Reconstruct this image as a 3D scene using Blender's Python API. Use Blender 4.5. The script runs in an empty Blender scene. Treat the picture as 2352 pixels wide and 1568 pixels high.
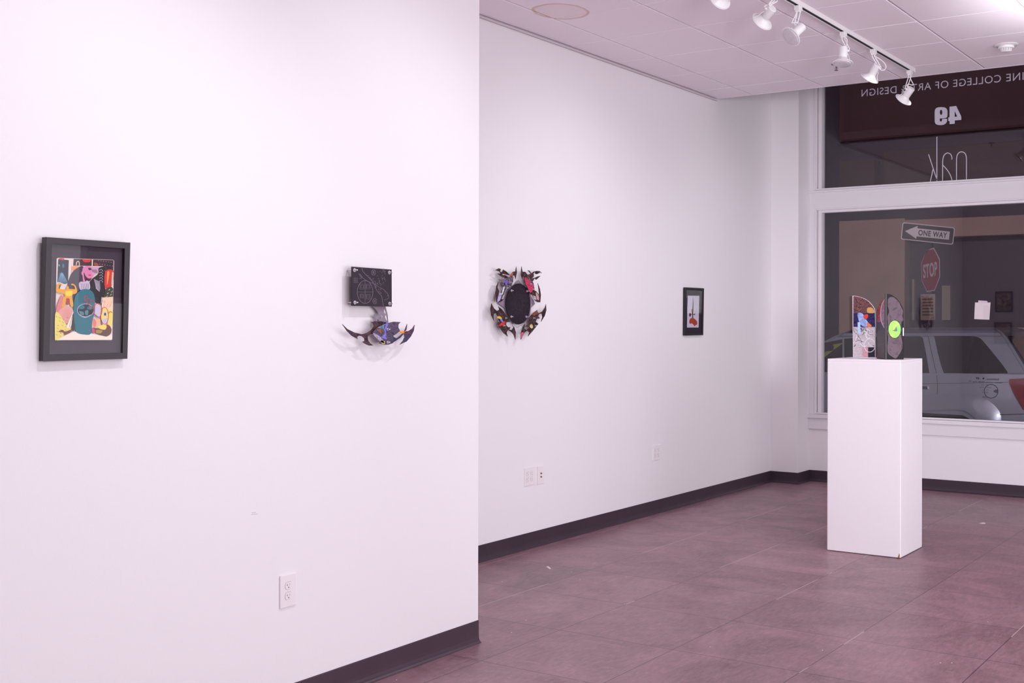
import bpy, bmesh, math, random
from mathutils import Vector, Matrix
random.seed(7)
C = bpy.context.scene.collection
S = bpy.context.scene

# ------------------------------------------------------------------ survey of the room
F_PX, YAW, PITCH, ROLL = 2708.42068, 0.57432, -0.00117, 0.00218
PX, PY = 1176 + 164.63, 784 - 42.98
EYE = Vector((0, 0, 1.48))
FAR, NEAR = -4.476, -3.3623          # left wall, projecting wall (X)
WIN, PIL = 10.375, 10.103            # window wall, pilaster face (Y)
PILX = -4.205
CEIL, CEDGE = 3.3576, 8.967
NEND = 4.305                         # end of the projecting wall (Y)
GLASS = 10.44
ROAD = -0.35
_cy, _sy, _cp, _sp = math.cos(YAW), math.sin(YAW), math.cos(PITCH), math.sin(PITCH)
FW = Vector((-_sy*_cp, _cy*_cp, _sp)); R0 = Vector((_cy, _sy, 0)); U0 = R0.cross(FW)
RT = math.cos(ROLL)*R0 + math.sin(ROLL)*U0
UP = -math.sin(ROLL)*R0 + math.cos(ROLL)*U0

def ray(x, y): return FW + RT*((x-PX)/F_PX) - UP*((y-PY)/F_PX)
def hit(x, y, ax, v):
    d = ray(x, y); return EYE + d*((v-EYE[ax])/d[ax])
def hitp(x, y, P, n):
    d = ray(x, y); return EYE + d*((P-EYE).dot(n)/d.dot(n))
def proj(P):
    d = Vector(P)-EYE; z = d.dot(FW)
    return PX+F_PX*d.dot(RT)/z, PY-F_PX*d.dot(UP)/z, z

# ------------------------------------------------------------------ camera
cd = bpy.data.cameras.new('camera'); cam = bpy.data.objects.new('camera', cd); C.objects.link(cam)
cd.sensor_width = 36; cd.sensor_fit = 'HORIZONTAL'; cd.lens = F_PX/2352*36
cd.shift_x = -(PX-1176)/2352; cd.shift_y = (PY-784)/2352
cd.clip_start = 0.05; cd.clip_end = 200
M = Matrix((RT, UP, -FW)).transposed().to_4x4(); M.translation = EYE
cam.matrix_world = M; S.camera = cam

# ------------------------------------------------------------------ materials
def lin(c):
    def g(v):
        v /= 255.0
        return v/12.92 if v <= .04045 else ((v+.055)/1.055)**2.4
    return (g(c[0]), g(c[1]), g(c[2]), 1)
def new_mat(name):
    m = bpy.data.materials.new(name); m.use_nodes = True
    nt = m.node_tree; b = nt.nodes['Principled BSDF']; return m, nt, b
_mc = {}
def mat(name, col, rough=.5, metal=0, spec=.5, bump=0, bscale=200, coat=0, var=0, vscale=8):
    if name in _mc: return _mc[name]
    m, nt, b = new_mat(name)
    b.inputs['Base Color'].default_value = lin(col)
    b.inputs['Roughness'].default_value = rough; b.inputs['Metallic'].default_value = metal
    b.inputs['Specular IOR Level'].default_value = spec
    if coat: b.inputs['Coat Weight'].default_value = coat
    tc = nt.nodes.new('ShaderNodeTexCoord')
    if bump:
        n = nt.nodes.new('ShaderNodeTexNoise'); n.inputs['Scale'].default_value = bscale
        nt.links.new(tc.outputs['Object'], n.inputs['Vector'])
        bp = nt.nodes.new('ShaderNodeBump'); bp.inputs['Strength'].default_value = bump; bp.inputs['Distance'].default_value = .002
        nt.links.new(n.outputs['Fac'], bp.inputs['Height']); nt.links.new(bp.outputs['Normal'], b.inputs['Normal'])
    if var:
        n = nt.nodes.new('ShaderNodeTexNoise'); n.inputs['Scale'].default_value = vscale; n.inputs['Detail'].default_value = 4
        nt.links.new(tc.outputs['Object'], n.inputs['Vector'])
        r = nt.nodes.new('ShaderNodeValToRGB')
        c = lin(col); r.color_ramp.elements[0].position = .3; r.color_ramp.elements[1].position = .7
        r.color_ramp.elements[0].color = (c[0]*(1-var), c[1]*(1-var), c[2]*(1-var), 1)
        r.color_ramp.elements[1].color = (min(1, c[0]*(1+var)), min(1, c[1]*(1+var)), min(1, c[2]*(1+var)), 1)
        nt.links.new(n.outputs['Fac'], r.inputs['Fac']); nt.links.new(r.outputs['Color'], b.inputs['Base Color'])
    _mc[name] = m
    return m
def collage(name, stops, scale=40, dist=2.0, rough=.25, lines=0, vor=False):
    """printed collage surface: noise pushed through a ramp of several inks"""
    if name in _mc: return _mc[name]
    m, nt, b = new_mat(name)
    tc = nt.nodes.new('ShaderNodeTexCoord')
    if vor:
        n = nt.nodes.new('ShaderNodeTexVoronoi'); n.inputs['Scale'].default_value = scale; out = n.outputs['Distance']
    else:
        n = nt.nodes.new('ShaderNodeTexNoise'); n.inputs['Scale'].default_value = scale
        n.inputs['Distortion'].default_value = dist; n.inputs['Detail'].default_value = 3; out = n.outputs['Fac']
    nt.links.new(tc.outputs['Object'], n.inputs['Vector'])
    r = nt.nodes.new('ShaderNodeValToRGB'); cr = r.color_ramp; cr.interpolation = 'LINEAR'
    for i, (p, c) in enumerate(stops):
        e = cr.elements[i] if i < 2 else cr.elements.new(p)
        e.position = p; e.color = lin(c)
    nt.links.new(out, r.inputs['Fac']); nt.links.new(r.outputs['Color'], b.inputs['Base Color'])
    b.inputs['Roughness'].default_value = rough
    _mc[name] = m
    return m

WHITE = mat('wall_paint', (240, 234, 238), .6, bump=.12, bscale=350, spec=.25)
WHITE2 = mat('window_paint', (233, 226, 232), .38, spec=.4, bump=.05, bscale=120)
PLINTH = mat('plinth_paint', (236, 228, 233), .5, bump=.1, bscale=160, spec=.35)
PLASTIC = mat('white_plastic', (240, 232, 236), .3)
LAMPW = mat('lamp_enamel', (240, 236, 238), .32)
SLOT = mat('slot_dark', (70, 55, 62), .6)
BLACKF = mat('frame_black', (50, 38, 48), .42, bump=.03, bscale=60)
BLACKF2 = mat('frame_black_small', (30, 20, 32), .4, bump=.03, bscale=60)
MATB = mat('mat_board', (66, 52, 66), .8, bump=.1, bscale=400)
STEEL = mat('steel', (200, 192, 200), .28, metal=1)
STEELW = mat('pale_steel', (222, 212, 222), .35, metal=.6)

def schlick_glass(name, r0=.04, tint=(1, 1, 1, 1), rough=0.0):
    m = bpy.data.materials.new(name); m.use_nodes = True; nt = m.node_tree; nt.nodes.clear()
    N = nt.nodes.new; L = nt.links.new
    out = N('ShaderNodeOutputMaterial'); mix = N('ShaderNodeMixShader'); tr = N('ShaderNodeBsdfTransparent'); gl = N('ShaderNodeBsdfGlossy')
    gl.inputs['Roughness'].default_value = rough; tr.inputs['Color'].default_value = tint
    geo = N('ShaderNodeNewGeometry'); dot = N('ShaderNodeVectorMath'); dot.operation = 'DOT_PRODUCT'
    L(geo.outputs['Normal'], dot.inputs[0]); L(geo.outputs['Incoming'], dot.inputs[1])
    ab = N('ShaderNodeMath'); ab.operation = 'ABSOLUTE'; L(dot.outputs['Value'], ab.inputs[0])
    su = N('ShaderNodeMath'); su.operation = 'SUBTRACT'; su.inputs[0].default_value = 1; L(ab.outputs[0], su.inputs[1])
    pw = N('ShaderNodeMath'); pw.operation = 'POWER'; pw.inputs[1].default_value = 5; L(su.outputs[0], pw.inputs[0])
    ma = N('ShaderNodeMath'); ma.operation = 'MULTIPLY_ADD'; ma.inputs[1].default_value = 1-r0; ma.inputs[2].default_value = r0
    L(pw.outputs[0], ma.inputs[0]); L(ma.outputs[0], mix.inputs['Fac']); L(tr.outputs[0], mix.inputs[1]); L(gl.outputs[0], mix.inputs[2])
    L(mix.outputs[0], out.inputs['Surface'])
    return m
GL = schlick_glass('window_glass', .047, (.97, .97, .97, 1))
GLP = schlick_glass('picture_glass', .013)

# ------------------------------------------------------------------ mesh helpers
def link(name, bm, m, parent=None, smooth=False):
    """one mesh object; vertices are given in world space, stored relative to the thing's base"""
    org = Vector(parent['_o']) if parent is not None else Vector((0, 0, 0))
    me = bpy.data.meshes.new(name)
    bmesh.ops.recalc_face_normals(bm, faces=bm.faces)
    for v in bm.verts: v.co -= org
    if smooth:
        for f in bm.faces: f.smooth = True
    bm.to_mesh(me); bm.free()
    ms = m if isinstance(m, (list, tuple)) else [m]
    for x in ms: me.materials.append(x)
    if smooth:
        try: me.set_sharp_from_angle(angle=math.radians(40))
        except Exception: pass
    o = bpy.data.objects.new(name, me); C.objects.link(o)
    if parent is not None: o.parent = parent; o['_o'] = tuple(org)
    else: o['_o'] = (0.0, 0.0, 0.0)
    return o
def thing(name, label, cat, loc, group=None):
    o = bpy.data.objects.new(name, None); C.objects.link(o); o.location = loc
    o.empty_display_size = .05
    o['label'] = label; o['category'] = cat; o['_o'] = tuple(loc)
    if group: o['group'] = group
    return o
def tag(o, label, cat, group=None):
    o['label'] = label; o['category'] = cat
    if group: o['group'] = group
    return o
def struct(o, label=None, cat=None):
    o['kind'] = 'structure'
    if label: o['label'] = label
    if cat: o['category'] = cat
    return o
def box(bm, a, b, bev=0, mi=0, seg=2):
    r = bmesh.ops.create_cube(bm, size=1)
    a, b = Vector(a), Vector(b)
    for v in r['verts']: v.co = Vector(((a[i]+b[i])/2+v.co[i]*abs(b[i]-a[i]) for i in range(3)))
    fs = list({f for v in r['verts'] for f in v.link_faces})
    for f in fs: f.material_index = mi
    if bev:
        es = list({e for f in fs for e in f.edges})
        bmesh.ops.bevel(bm, geom=es, offset=bev, segments=seg, affect='EDGES', profile=.6)
def BM(): return bmesh.new()
def frame_axes(d):
    d = Vector(d).normalized(); a = Vector((0, 0, 1)) if abs(d.z) < .9 else Vector((1, 0, 0))
    x = a.cross(d).normalized(); return x, d.cross(x), d
def lathe(bm, P, d, prof, seg=28, cap=True):
    """profile [(distance along d, radius)]"""
    x, y, z = frame_axes(d); P = Vector(P); rings = []
    for t, r in prof:
        rings.append([bm.verts.new(P+z*t+(x*math.cos(k*2*math.pi/seg)+y*math.sin(k*2*math.pi/seg))*max(r, 1e-5)) for k in range(seg)])
    for a, b in zip(rings, rings[1:]):
        for k in range(seg): bm.faces.new((a[k], a[(k+1) % seg], b[(k+1) % seg], b[k]))
    if cap: bm.faces.new(rings[0][::-1]); bm.faces.new(rings[-1])
def tube(bm, pts, r, seg=10):
    pts = [Vector(p) for p in pts]; rings = []
    for i, p in enumerate(pts):
        d = (pts[min(i+1, len(pts)-1)]-pts[max(i-1, 0)])
        x, y, _ = frame_axes(d)
        if rings:   # keep the ring from twisting
            px = rings[-1][1]; x = (px-d.normalized()*px.dot(d.normalized())).normalized(); y = d.normalized().cross(x)
        rings.append(([bm.verts.new(p+(x*math.cos(k*2*math.pi/seg)+y*math.sin(k*2*math.pi/seg))*r) for k in range(seg)], x))
    for (a, _), (b, _) in zip(rings, rings[1:]):
        for k in range(seg): bm.faces.new((a[k], a[(k+1) % seg], b[(k+1) % seg], b[k]))
    bm.faces.new(rings[0][0][::-1]); bm.faces.new(rings[-1][0])
def smooth_path(pts, n=6):
    pts = [Vector(p) for p in pts]; out = []
    P = [pts[0]]+pts+[pts[-1]]
    for i in range(1, len(P)-2):
        for k in range(n):
            t = k/n; a, b, c, d = P[i-1], P[i], P[i+1], P[i+2]
            out.append(.5*((2*b)+(c-a)*t+(2*a-5*b+4*c-d)*t*t+(3*b-a-3*c+d)*t**3))
    out.append(pts[-1]); return out
def prism(bm, pts, off, mi=0):
    """polygon pts (world, planar) extruded by vector off"""
    off = Vector(off)
    a = [bm.verts.new(Vector(p)) for p in pts]; b = [bm.verts.new(Vector(p)+off) for p in pts]
    fs = [bm.faces.new(a), bm.faces.new(b[::-1])]
    n = len(a)
    for i in range(n): fs.append(bm.faces.new((a[i], b[i], b[(i+1) % n], a[(i+1) % n])))
    for f in fs: f.material_index = mi

class Pl:
    """a real plane in the room: point O, outward normal n (towards the viewer side)"""
    def __init__(s, O, n):
        s.O = Vector(O); s.n = Vector(n).normalized()
        s.u = Vector((0, 0, 1)).cross(s.n).normalized(); s.v = s.n.cross(s.u)
    def at(s, x, y, d=0):
        return hitp(x, y, s.O+s.n*d, s.n)
def crop(ox, oy, sc): return lambda x, y: (ox+x/sc, oy+y/sc)
def sm2(pts, n=3):
    """closed 2-D Catmull-Rom"""
    out = []; L = len(pts)
    for i in range(L):
        a, b, c, d = [pts[(i+k) % L] for k in (-1, 0, 1, 2)]
        for k in range(n):
            t = k/n
            out.append(tuple(.5*((2*b[j])+(c[j]-a[j])*t+(2*a[j]-5*b[j]+4*c[j]-d[j])*t*t+(3*b[j]-a[j]-3*c[j]+d[j])*t**3) for j in (0, 1)))
    return out
def sheet(name, pl, cr, loops, d, thick, m, parent, curved=None):
    """flat cut piece with holes: loops[0] outline, others holes, at distance d off plane, front face at d"""
    cu = bpy.data.curves.new('tmp', 'CURVE'); cu.dimensions = '2D'; cu.fill_mode = 'BOTH'; cu.extrude = thick/2
    O = pl.O+pl.n*d
    for lp in loops:
        sp = cu.splines.new('POLY'); sp.points.add(len(lp)-1); sp.use_cyclic_u = True
        for k, q in enumerate(lp):
            w = hitp(*cr(*q), O, pl.n)-O
            sp.points[k].co = (w.dot(pl.u), w.dot(pl.v), 0, 1)
    tmp = bpy.data.objects.new('tmp', cu); me = bpy.data.meshes.new_from_object(tmp)
    bm = BM(); bm.from_mesh(me); bpy.data.objects.remove(tmp); bpy.data.curves.remove(cu); bpy.data.meshes.remove(me)
    bmesh.ops.remove_doubles(bm, verts=bm.verts, dist=1e-5)
    for v in bm.verts:
        c = v.co.copy(); e = curved(c.x, c.y) if curved else 0
        v.co = O+pl.u*c.x+pl.v*c.y+pl.n*(c.z-thick/2+e)
    return link(name, bm, m, parent)
def ell(cx, cy, rx, ry, n=28): return [(cx+rx*math.cos(2*math.pi*k/n), cy+ry*math.sin(2*math.pi*k/n)) for k in range(n)]
def strip(pts, w):
    """open 2-D stroke -> outline loop"""
    L, R = [], []
    for i, p in enumerate(pts):
        a, b = pts[max(i-1, 0)], pts[min(i+1, len(pts)-1)]
        dx, dy = b[0]-a[0], b[1]-a[1]; l = math.hypot(dx, dy) or 1
        L.append((p[0]-dy/l*w/2, p[1]+dx/l*w/2)); R.append((p[0]+dy/l*w/2, p[1]-dx/l*w/2))
    return L+R[::-1]
def sm_open(pts, n=5):
    P = [pts[0]]+list(pts)+[pts[-1]]; out = []
    for i in range(1, len(P)-2):
        a, b, c, d = P[i-1], P[i], P[i+1], P[i+2]
        for k in range(n):
            t = k/n
            out.append(tuple(.5*((2*b[j])+(c[j]-a[j])*t+(2*a[j]-5*b[j]+4*c[j]-d[j])*t*t+(3*b[j]-a[j]-3*c[j]+d[j])*t**3) for j in (0, 1)))
    return out+[pts[-1]]

# ------------------------------------------------------------------ floor
def floor_mat():
    m, nt, b = new_mat('floor_tile'); N = nt.nodes.new; L = nt.links.new
    tc = N('ShaderNodeTexCoord'); sep = N('ShaderNodeSeparateXYZ'); L(tc.outputs['Object'], sep.inputs[0])
    def M2(op, a, bb=None, c=None):
        n = N('ShaderNodeMath'); n.operation = op
        for i, v in enumerate((a, bb, c)):
            if v is None: continue
            if hasattr(v, 'links'): L(v, n.inputs[i])
            else: n.inputs[i].default_value = v
        return n.outputs[0]
    T = .6145
    def linemask(src, off, w):
        t = M2('DIVIDE', M2('SUBTRACT', src, off), T); fr = M2('FRACT', M2('ADD', t, 100.5))
        dd = M2('MULTIPLY', M2('ABSOLUTE', M2('SUBTRACT', fr, .5)), T)
        return M2('LESS_THAN', dd, w)
    lx = linemask(sep.outputs['X'], -3.165, .0022); ly = linemask(sep.outputs['Y'], 4.072, .0024)
    def noise(scale, det=4, rough=.5, dist=0, vec=None, sc=None, rot=None):
        n = N('ShaderNodeTexNoise'); n.inputs['Scale'].default_value = scale; n.inputs['Detail'].default_value = det
        n.inputs['Roughness'].default_value = rough; n.inputs['Distortion'].default_value = dist
        mp = N('ShaderNodeMapping'); L(tc.outputs['Object'], mp.inputs[0])
        if sc: mp.inputs['Scale'].default_value = sc
        if rot: mp.inputs['Rotation'].default_value = rot
        L(mp.outputs[0], n.inputs['Vector']); return n.outputs['Fac']
    fine = noise(20, 9, .74, .3, sc=(2.6, .6, 1), rot=(0, 0, .25)); broad = noise(2.2, 6, .66, 1.2); scuff = noise(8.5, 9, .72, 3.2, sc=(.8, 2.1, 1), rot=(0, 0, .5)); grit = noise(170, 2, .5)
    # per-tile tone
    tx = M2('FLOOR', M2('DIVIDE', M2('SUBTRACT', sep.outputs['X'], -3.165), T)); ty = M2('FLOOR', M2('DIVIDE', M2('SUBTRACT', sep.outputs['Y'], 4.072), T))
    cb = N('ShaderNodeCombineXYZ'); L(tx, cb.inputs[0]); L(ty, cb.inputs[1]); wn = N('ShaderNodeTexWhiteNoise'); L(cb.outputs[0], wn.inputs['Vector'])
    f = M2('ADD', M2('MULTIPLY', fine, .55), M2('ADD', M2('MULTIPLY', broad, .45), M2('ADD', M2('MULTIPLY', wn.outputs['Value'], .06), M2('MULTIPLY', grit, .12))))
    r = N('ShaderNodeValToRGB'); L(f, r.inputs['Fac'])
    r.color_ramp.elements[0].position = .44; r.color_ramp.elements[0].color = lin((108, 82, 88))
    r.color_ramp.elements[1].position = .74; r.color_ramp.elements[1].color = lin((168, 128, 137))
    rs = N('ShaderNodeValToRGB'); L(scuff, rs.inputs['Fac']); rs.color_ramp.elements[0].position = .575; rs.color_ramp.elements[1].position = .70
    rs.color_ramp.elements[0].color = (0, 0, 0, 1); rs.color_ramp.elements[1].color = (.5, .5, .5, 1)
    mx = N('ShaderNodeMix'); mx.data_type = 'RGBA'; L(rs.outputs['Color'], mx.inputs[0]); L(r.outputs['Color'], mx.inputs[6]); mx.inputs[7].default_value = lin((186, 150, 162))
    # joints: dark, some of the long ones filled with pale dust
    dusty = noise(.9, 2, .5, sc=(6, 1.2, 1)); dm = M2('GREATER_THAN', dusty, .535)
    jc = N('ShaderNodeMix'); jc.data_type = 'RGBA'; L(M2('MULTIPLY', dm, lx), jc.inputs[0]); jc.inputs[6].default_value = lin((66, 50, 58)); jc.inputs[7].default_value = lin((196, 178, 172))
    any_ = M2('MAXIMUM', lx, ly)
    fin = N('ShaderNodeMix'); fin.data_type = 'RGBA'; L(M2('MULTIPLY', any_, .8), fin.inputs[0]); L(mx.outputs[2], fin.inputs[6]); L(jc.outputs[2], fin.inputs[7])
    L(fin.outputs[2], b.inputs['Base Color'])
    rr = M2('ADD', M2('MULTIPLY', fine, .18), .30); L(rr, b.inputs['Roughness'])
    b.inputs['Specular IOR Level'].default_value = .42
    bp = N('ShaderNodeBump'); bp.inputs['Strength'].default_value = .12; bp.inputs['Distance'].default_value = .002
    L(M2('SUBTRACT', fine, M2('MULTIPLY', any_, .8)), bp.inputs['Height']); L(bp.outputs['Normal'], b.inputs['Normal'])
    return m
bm = BM(); box(bm, (-4.62, -4.1, -.08), (4.1, WIN+.14, 0)); struct(link('floor', bm, floor_mat()), 'mauve grey vinyl tile floor with pale scuffs and dusty joints', 'floor')

# ------------------------------------------------------------------ walls
bm = BM(); box(bm, (FAR-.14, -4.1, 0), (FAR, WIN+.14, 4.42)); struct(link('wall_left', bm, WHITE), 'white left wall set back behind the projecting wall', 'wall')
bm = BM(); box(bm, (FAR, -4.1, 0), (NEAR, NEND, CEIL), .0015)
near_wall = struct(link('wall_partition', bm, WHITE), 'bright white projecting wall in the foreground', 'wall')
bm = BM(); box(bm, (FAR, PIL, 0), (PILX, WIN+.01, 4.42), .002); struct(link('wall_corner', bm, WHITE), 'narrow white pilaster in the corner beside the window', 'wall')
# window wall with the openings
WX0, WX1 = -4.098, 2.6
Z1, Z2, Z3, Z4 = .627, 2.494, 2.699, 4.12
bm = BM()
box(bm, (PILX, WIN, 0), (4.1, WIN+.14, .49)); box(bm, (PILX, WIN, 4.2), (4.1, WIN+.14, 4.42))
box(bm, (WX1+.13, WIN, .49), (4.1, WIN+.14, 4.2)); box(bm, (PILX, WIN+.004, .49), (WX0-.04, WIN+.14, 4.2))
box(bm, (WX0-.04, WIN+.004, Z2+.04), (WX1+.13, WIN+.14, Z3-.04)); box(bm, (WX0-.04, WIN+.004, .49), (WX1+.13, WIN+.14, Z1-.035)); box(bm, (WX0-.04, WIN+.004, Z4+.04), (WX1+.13, WIN+.14, 4.2))
struct(link('wall_front', bm, WHITE), 'white street front wall below the shop window', 'wall')
bm = BM(); box(bm, (-4.476, -4.24, 0), (4.1, -4.1, CEIL)); struct(link('wall_back', bm, WHITE))
# right wall with a dark window high on it (seen only mirrored in the picture glass)
RX = 2.9; wy0, wy1, wz0, wz1 = 6.5, 9.2, 1.24, 3.2
bm = BM()
box(bm, (RX, -4.1, 0), (RX+.14, wy0, 4.42)); box(bm, (RX, wy1, 0), (RX+.14, WIN+.14, 4.42)); box(bm, (RX, wy0, 0), (RX+.14, wy1, wz0)); box(bm, (RX, wy0, wz1), (RX+.14, wy1, 4.42))
struct(link('wall_right', bm, WHITE))
w3 = thing('window_3', 'dark side window on the right wall', 'window', (RX, wy0, wz0)); w3['kind'] = 'structure'
bm = BM(); box(bm, (RX+.06, wy0, wz0), (RX+.066, wy1, wz1)); link('pane', bm, GL, w3)
bm = BM()
for a, b_ in (((wy0, wz0), (wy0+.05, wz1)), ((wy1-.05, wz0), (wy1, wz1)), ((wy0, wz0), (wy1, wz0+.05)), ((wy0, wz1-.05), (wy1, wz1))): box(bm, (RX-.01, a[0], a[1]), (RX+.1, b_[0], b_[1]))
link('window_frame', bm, BLACKF, w3)
# scuff on the foreground wall
NW = Pl((NEAR, 0, 0), (1, 0, 0)); FWL = Pl((FAR, 0, 0), (1, 0, 0)); I = lambda x, y: (x, y)
near_wall['_o'] = (0, 0, 0)
sheet('scuff_mark', NW, I, [strip([(578, 1177.2), (583, 1177), (588, 1176.3)], 1.2)], .0006, .0004, mat('scuff', (205, 196, 203), .8), near_wall)
sheet('scuff_mark', NW, I, [strip([(577, 1181.2), (584, 1180.6), (592, 1180.2)], 1.2)], .0006, .0004, mat('scuff', (205, 196, 203), .8), near_wall)

# ------------------------------------------------------------------ baseboards (cove base)
BASE = mat('vinyl_base', (72, 56, 68), .3, var=.1, vscale=3)
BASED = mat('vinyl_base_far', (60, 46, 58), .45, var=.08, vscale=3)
def cove(name, a, b, nrm, m, lab, hh=.1018, m0=0, m1=0):
    """profile swept from a to b (XY), nrm points into the room; m0/m1 mitre factors"""
    prof = [(0, 0), (.019, 0), (.0195, .002), (.015, .0045), (.010, .009), (.0065, .016), (.0048, .026), (.004, .04), (.0038, hh-.003), (.0022, hh), (0, hh)]
    a, b, n = Vector((*a, 0)), Vector((*b, 0)), Vector((*nrm, 0)); t = (b-a).normalized()
    bm = BM()
    A = [bm.verts.new(a+n*p[0]+Vector((0, 0, p[1]))+t*(m0*p[0])) for p in prof]
    B = [bm.verts.new(b+n*p[0]+Vector((0, 0, p[1]))+t*(m1*p[0])) for p in prof]
    for i in range(len(prof)):
        j = (i+1) % len(prof); bm.faces.new((A[i], A[j], B[j], B[i]))
    bm.faces.new(A); bm.faces.new(B[::-1])
    struct(link(name, bm, m), lab, 'baseboard')
cove('baseboard_partition', (NEAR, -4.1), (NEAR, NEND), (1, 0), BASE, 'dark vinyl baseboard along the foreground wall')
cove('baseboard_left', (FAR, NEND), (FAR, PIL), (1, 0), BASED, 'dark vinyl baseboard along the far left wall', m0=1, m1=-1)
cove('baseboard_pilaster', (FAR, PIL), (PILX, PIL), (0, -1), BASED, 'short dark baseboard on the corner pilaster', m0=1, m1=1)
cove('baseboard_corner', (PILX, PIL), (PILX, WIN), (1, 0), BASED, 'short dark baseboard on the side of the pilaster', m0=-1, m1=-1)
cove('baseboard_front', (PILX, WIN), (RX, WIN), (0, -1), BASED, 'dark vinyl baseboard below the shop window', m0=1, m1=-1)
cove('baseboard_right', (RX, WIN), (RX, -4.1), (-1, 0), BASED, 'dark vinyl baseboard along the right wall')

# ------------------------------------------------------------------ ceiling
def ceil_mat():
    m, nt, b = new_mat('ceiling_tile'); N = nt.nodes.new; L = nt.links.new
    tc = N('ShaderNodeTexCoord'); c = hit(1288, 27, 2, CEIL)
    mp = N('ShaderNodeMapping'); L(tc.outputs['Object'], mp.inputs[0])
    ex, ey = .158, .19
    mp.inputs['Location'].default_value = (-c.x/ex, -c.y/ey, 0); mp.inputs['Scale'].default_value = (1/ex, 1/ey, 0)
    ln = N('ShaderNodeVectorMath'); ln.operation = 'LENGTH'; L(mp.outputs[0], ln.inputs[0])
    nz = N('ShaderNodeTexNoise'); nz.inputs['Scale'].default_value = 7; L(tc.outputs['Object'], nz.inputs['Vector'])
    ad = N('ShaderNodeMath'); ad.operation = 'MULTIPLY_ADD'; ad.inputs[1].default_value = .22; L(nz.outputs['Fac'], ad.inputs[0]); L(ln.outputs['Value'], ad.inputs[2])
    r = N('ShaderNodeValToRGB'); L(ad.outputs[0], r.inputs['Fac']); cr = r.color_ramp
    base = (252, 241, 249)
    for i, (p, col) in enumerate([(0, (249, 234, 240)), (.93, (248, 232, 236)), (1.0, base)]):
        e = cr.elements[i] if i < 2 else cr.elements.new(p); e.position = p; e.color = lin(col)
    # ramp input is clamped to 1: scale the distance
    sc = N('ShaderNodeMath'); sc.operation = 'MULTIPLY'; sc.inputs[1].default_value = .8; L(ad.outputs[0], sc.inputs[0]); L(sc.outputs[0], r.inputs['Fac'])
    cr.elements[0].position = 0; cr.elements[1].position = .8
    e = cr.elements.new(.86); e.color = lin((226, 198, 184)); e = cr.elements.new(.885); e.color = lin((228, 200, 186)); cr.elements[-1].position = .93
    L(r.outputs['Color'], b.inputs['Base Color']); b.inputs['Roughness'].default_value = .85; b.inputs['Specular IOR Level'].default_value = .2
    n2 = N('ShaderNodeTexNoise'); n2.inputs['Scale'].default_value = 220; L(tc.outputs['Object'], n2.inputs['Vector'])
    bp = N('ShaderNodeBump'); bp.inputs['Strength'].default_value = .15; bp.inputs['Distance'].default_value = .002; L(n2.outputs['Fac'], bp.inputs['Height']); L(bp.outputs['Normal'], b.inputs['Normal'])
    return m
TS = .6285; GX, GY = -4.142, 6.065
bm = BM()
xs = [GX+TS*k for k in range(-1, 13)]; ys = [GY+TS*k for k in range(-17, 6)]
x_lo, x_hi, y_lo, y_hi = FAR, RX, -4.1, CEDGE
for i in range(len(xs)-1):
    for j in range(len(ys)-1):
        x0, x1, y0, y1 = max(xs[i]+.007, x_lo+.02), min(xs[i+1]-.007, x_hi-.004), max(ys[j]+.0035, y_lo), min(ys[j+1]-.0035, y_hi-.022)
        if x1-x0 < .03 or y1-y0 < .03: continue
        if x1 < NEAR and y1 < NEND: continue
        dz = random.uniform(0, .0015)
        box(bm, (x0, y0, CEIL+.001-dz), (x1, y1, CEIL+.02), .0015, 0, 1)
box(bm, (x_lo, y_lo, CEIL+.013), (x_hi, y_hi, CEIL+.04), mi=2)
box(bm, (x_lo, CEDGE-.02, CEIL-.001), (x_hi, CEDGE, CEIL+.12), .001, 1)
struct(link('ceiling', bm, [ceil_mat(), WHITE2, mat('ceiling_tee', (176, 152, 164), .6)]), 'suspended ceiling of square white tiles with a stained tile', 'ceiling')
bm = BM(); box(bm, (FAR, CEDGE-.3, 4.42), (RX, WIN+.14, 4.5)); box(bm, (FAR, CEDGE-.3, CEIL+.12), (RX, CEDGE-.25, 4.42)); struct(link('ceiling_bay', bm, WHITE), 'high ceiling bay over the shop window', 'ceiling')
bm = BM(); box(bm, (FAR, NEND, CEIL-.016), (FAR+.02, CEDGE, CEIL-.012)); box(bm, (FAR, NEND, CEIL-.016), (FAR+.003, CEDGE, CEIL+.012))
struct(link('trim_1', bm, mat('wall_angle', (226, 212, 220), .5)), 'thin metal wall angle along the left edge of the ceiling', 'trim')

# ------------------------------------------------------------------ windows
def ring(bm, x0, z0, x1, z1, w, ya, yb, bev=.002):
    for a, b in (((x0, z0), (x0+w, z1)), ((x1-w, z0), (x1, z1)), ((x0+w, z0), (x1-w, z0+w)), ((x0+w, z1-w), (x1-w, z1))):
        box(bm, (a[0], ya, a[1]), (b[0], yb, b[1]), bev, 0, 1)
def window(name, z0, z1, lab):
    w = thing(name, lab, 'window', (WX0, WIN, z0)); w['kind'] = 'structure'
    bm = BM(); ring(bm, WX0-.034, z0-.034, WX1+.034, z1+.034, .036, WIN+.016, WIN+.10); link('window_frame', bm, WHITE2, w)
    bm = BM(); ring(bm, WX0-.062, z0-.0, WX1+.05, z1+.03, .016, WIN-.016, WIN+.03) if z0 > 2 else ring(bm, WX0-.055, z0+.0, WX1+.05, z1+.035, .014, WIN-.016, WIN+.03)
    link('bead', bm, WHITE2, w)
    bm = BM(); box(bm, (WX0-.01, GLASS, z0-.01), (WX1+.01, GLASS+.006, z1+.01)); link('pane', bm, GL, w)
    return w
w1 = window('window_1', Z1, Z2, 'large dark shop window behind the white pedestal')
w2 = window('window_2', Z3, Z4, 'upper transom window with mirrored white lettering')
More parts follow.
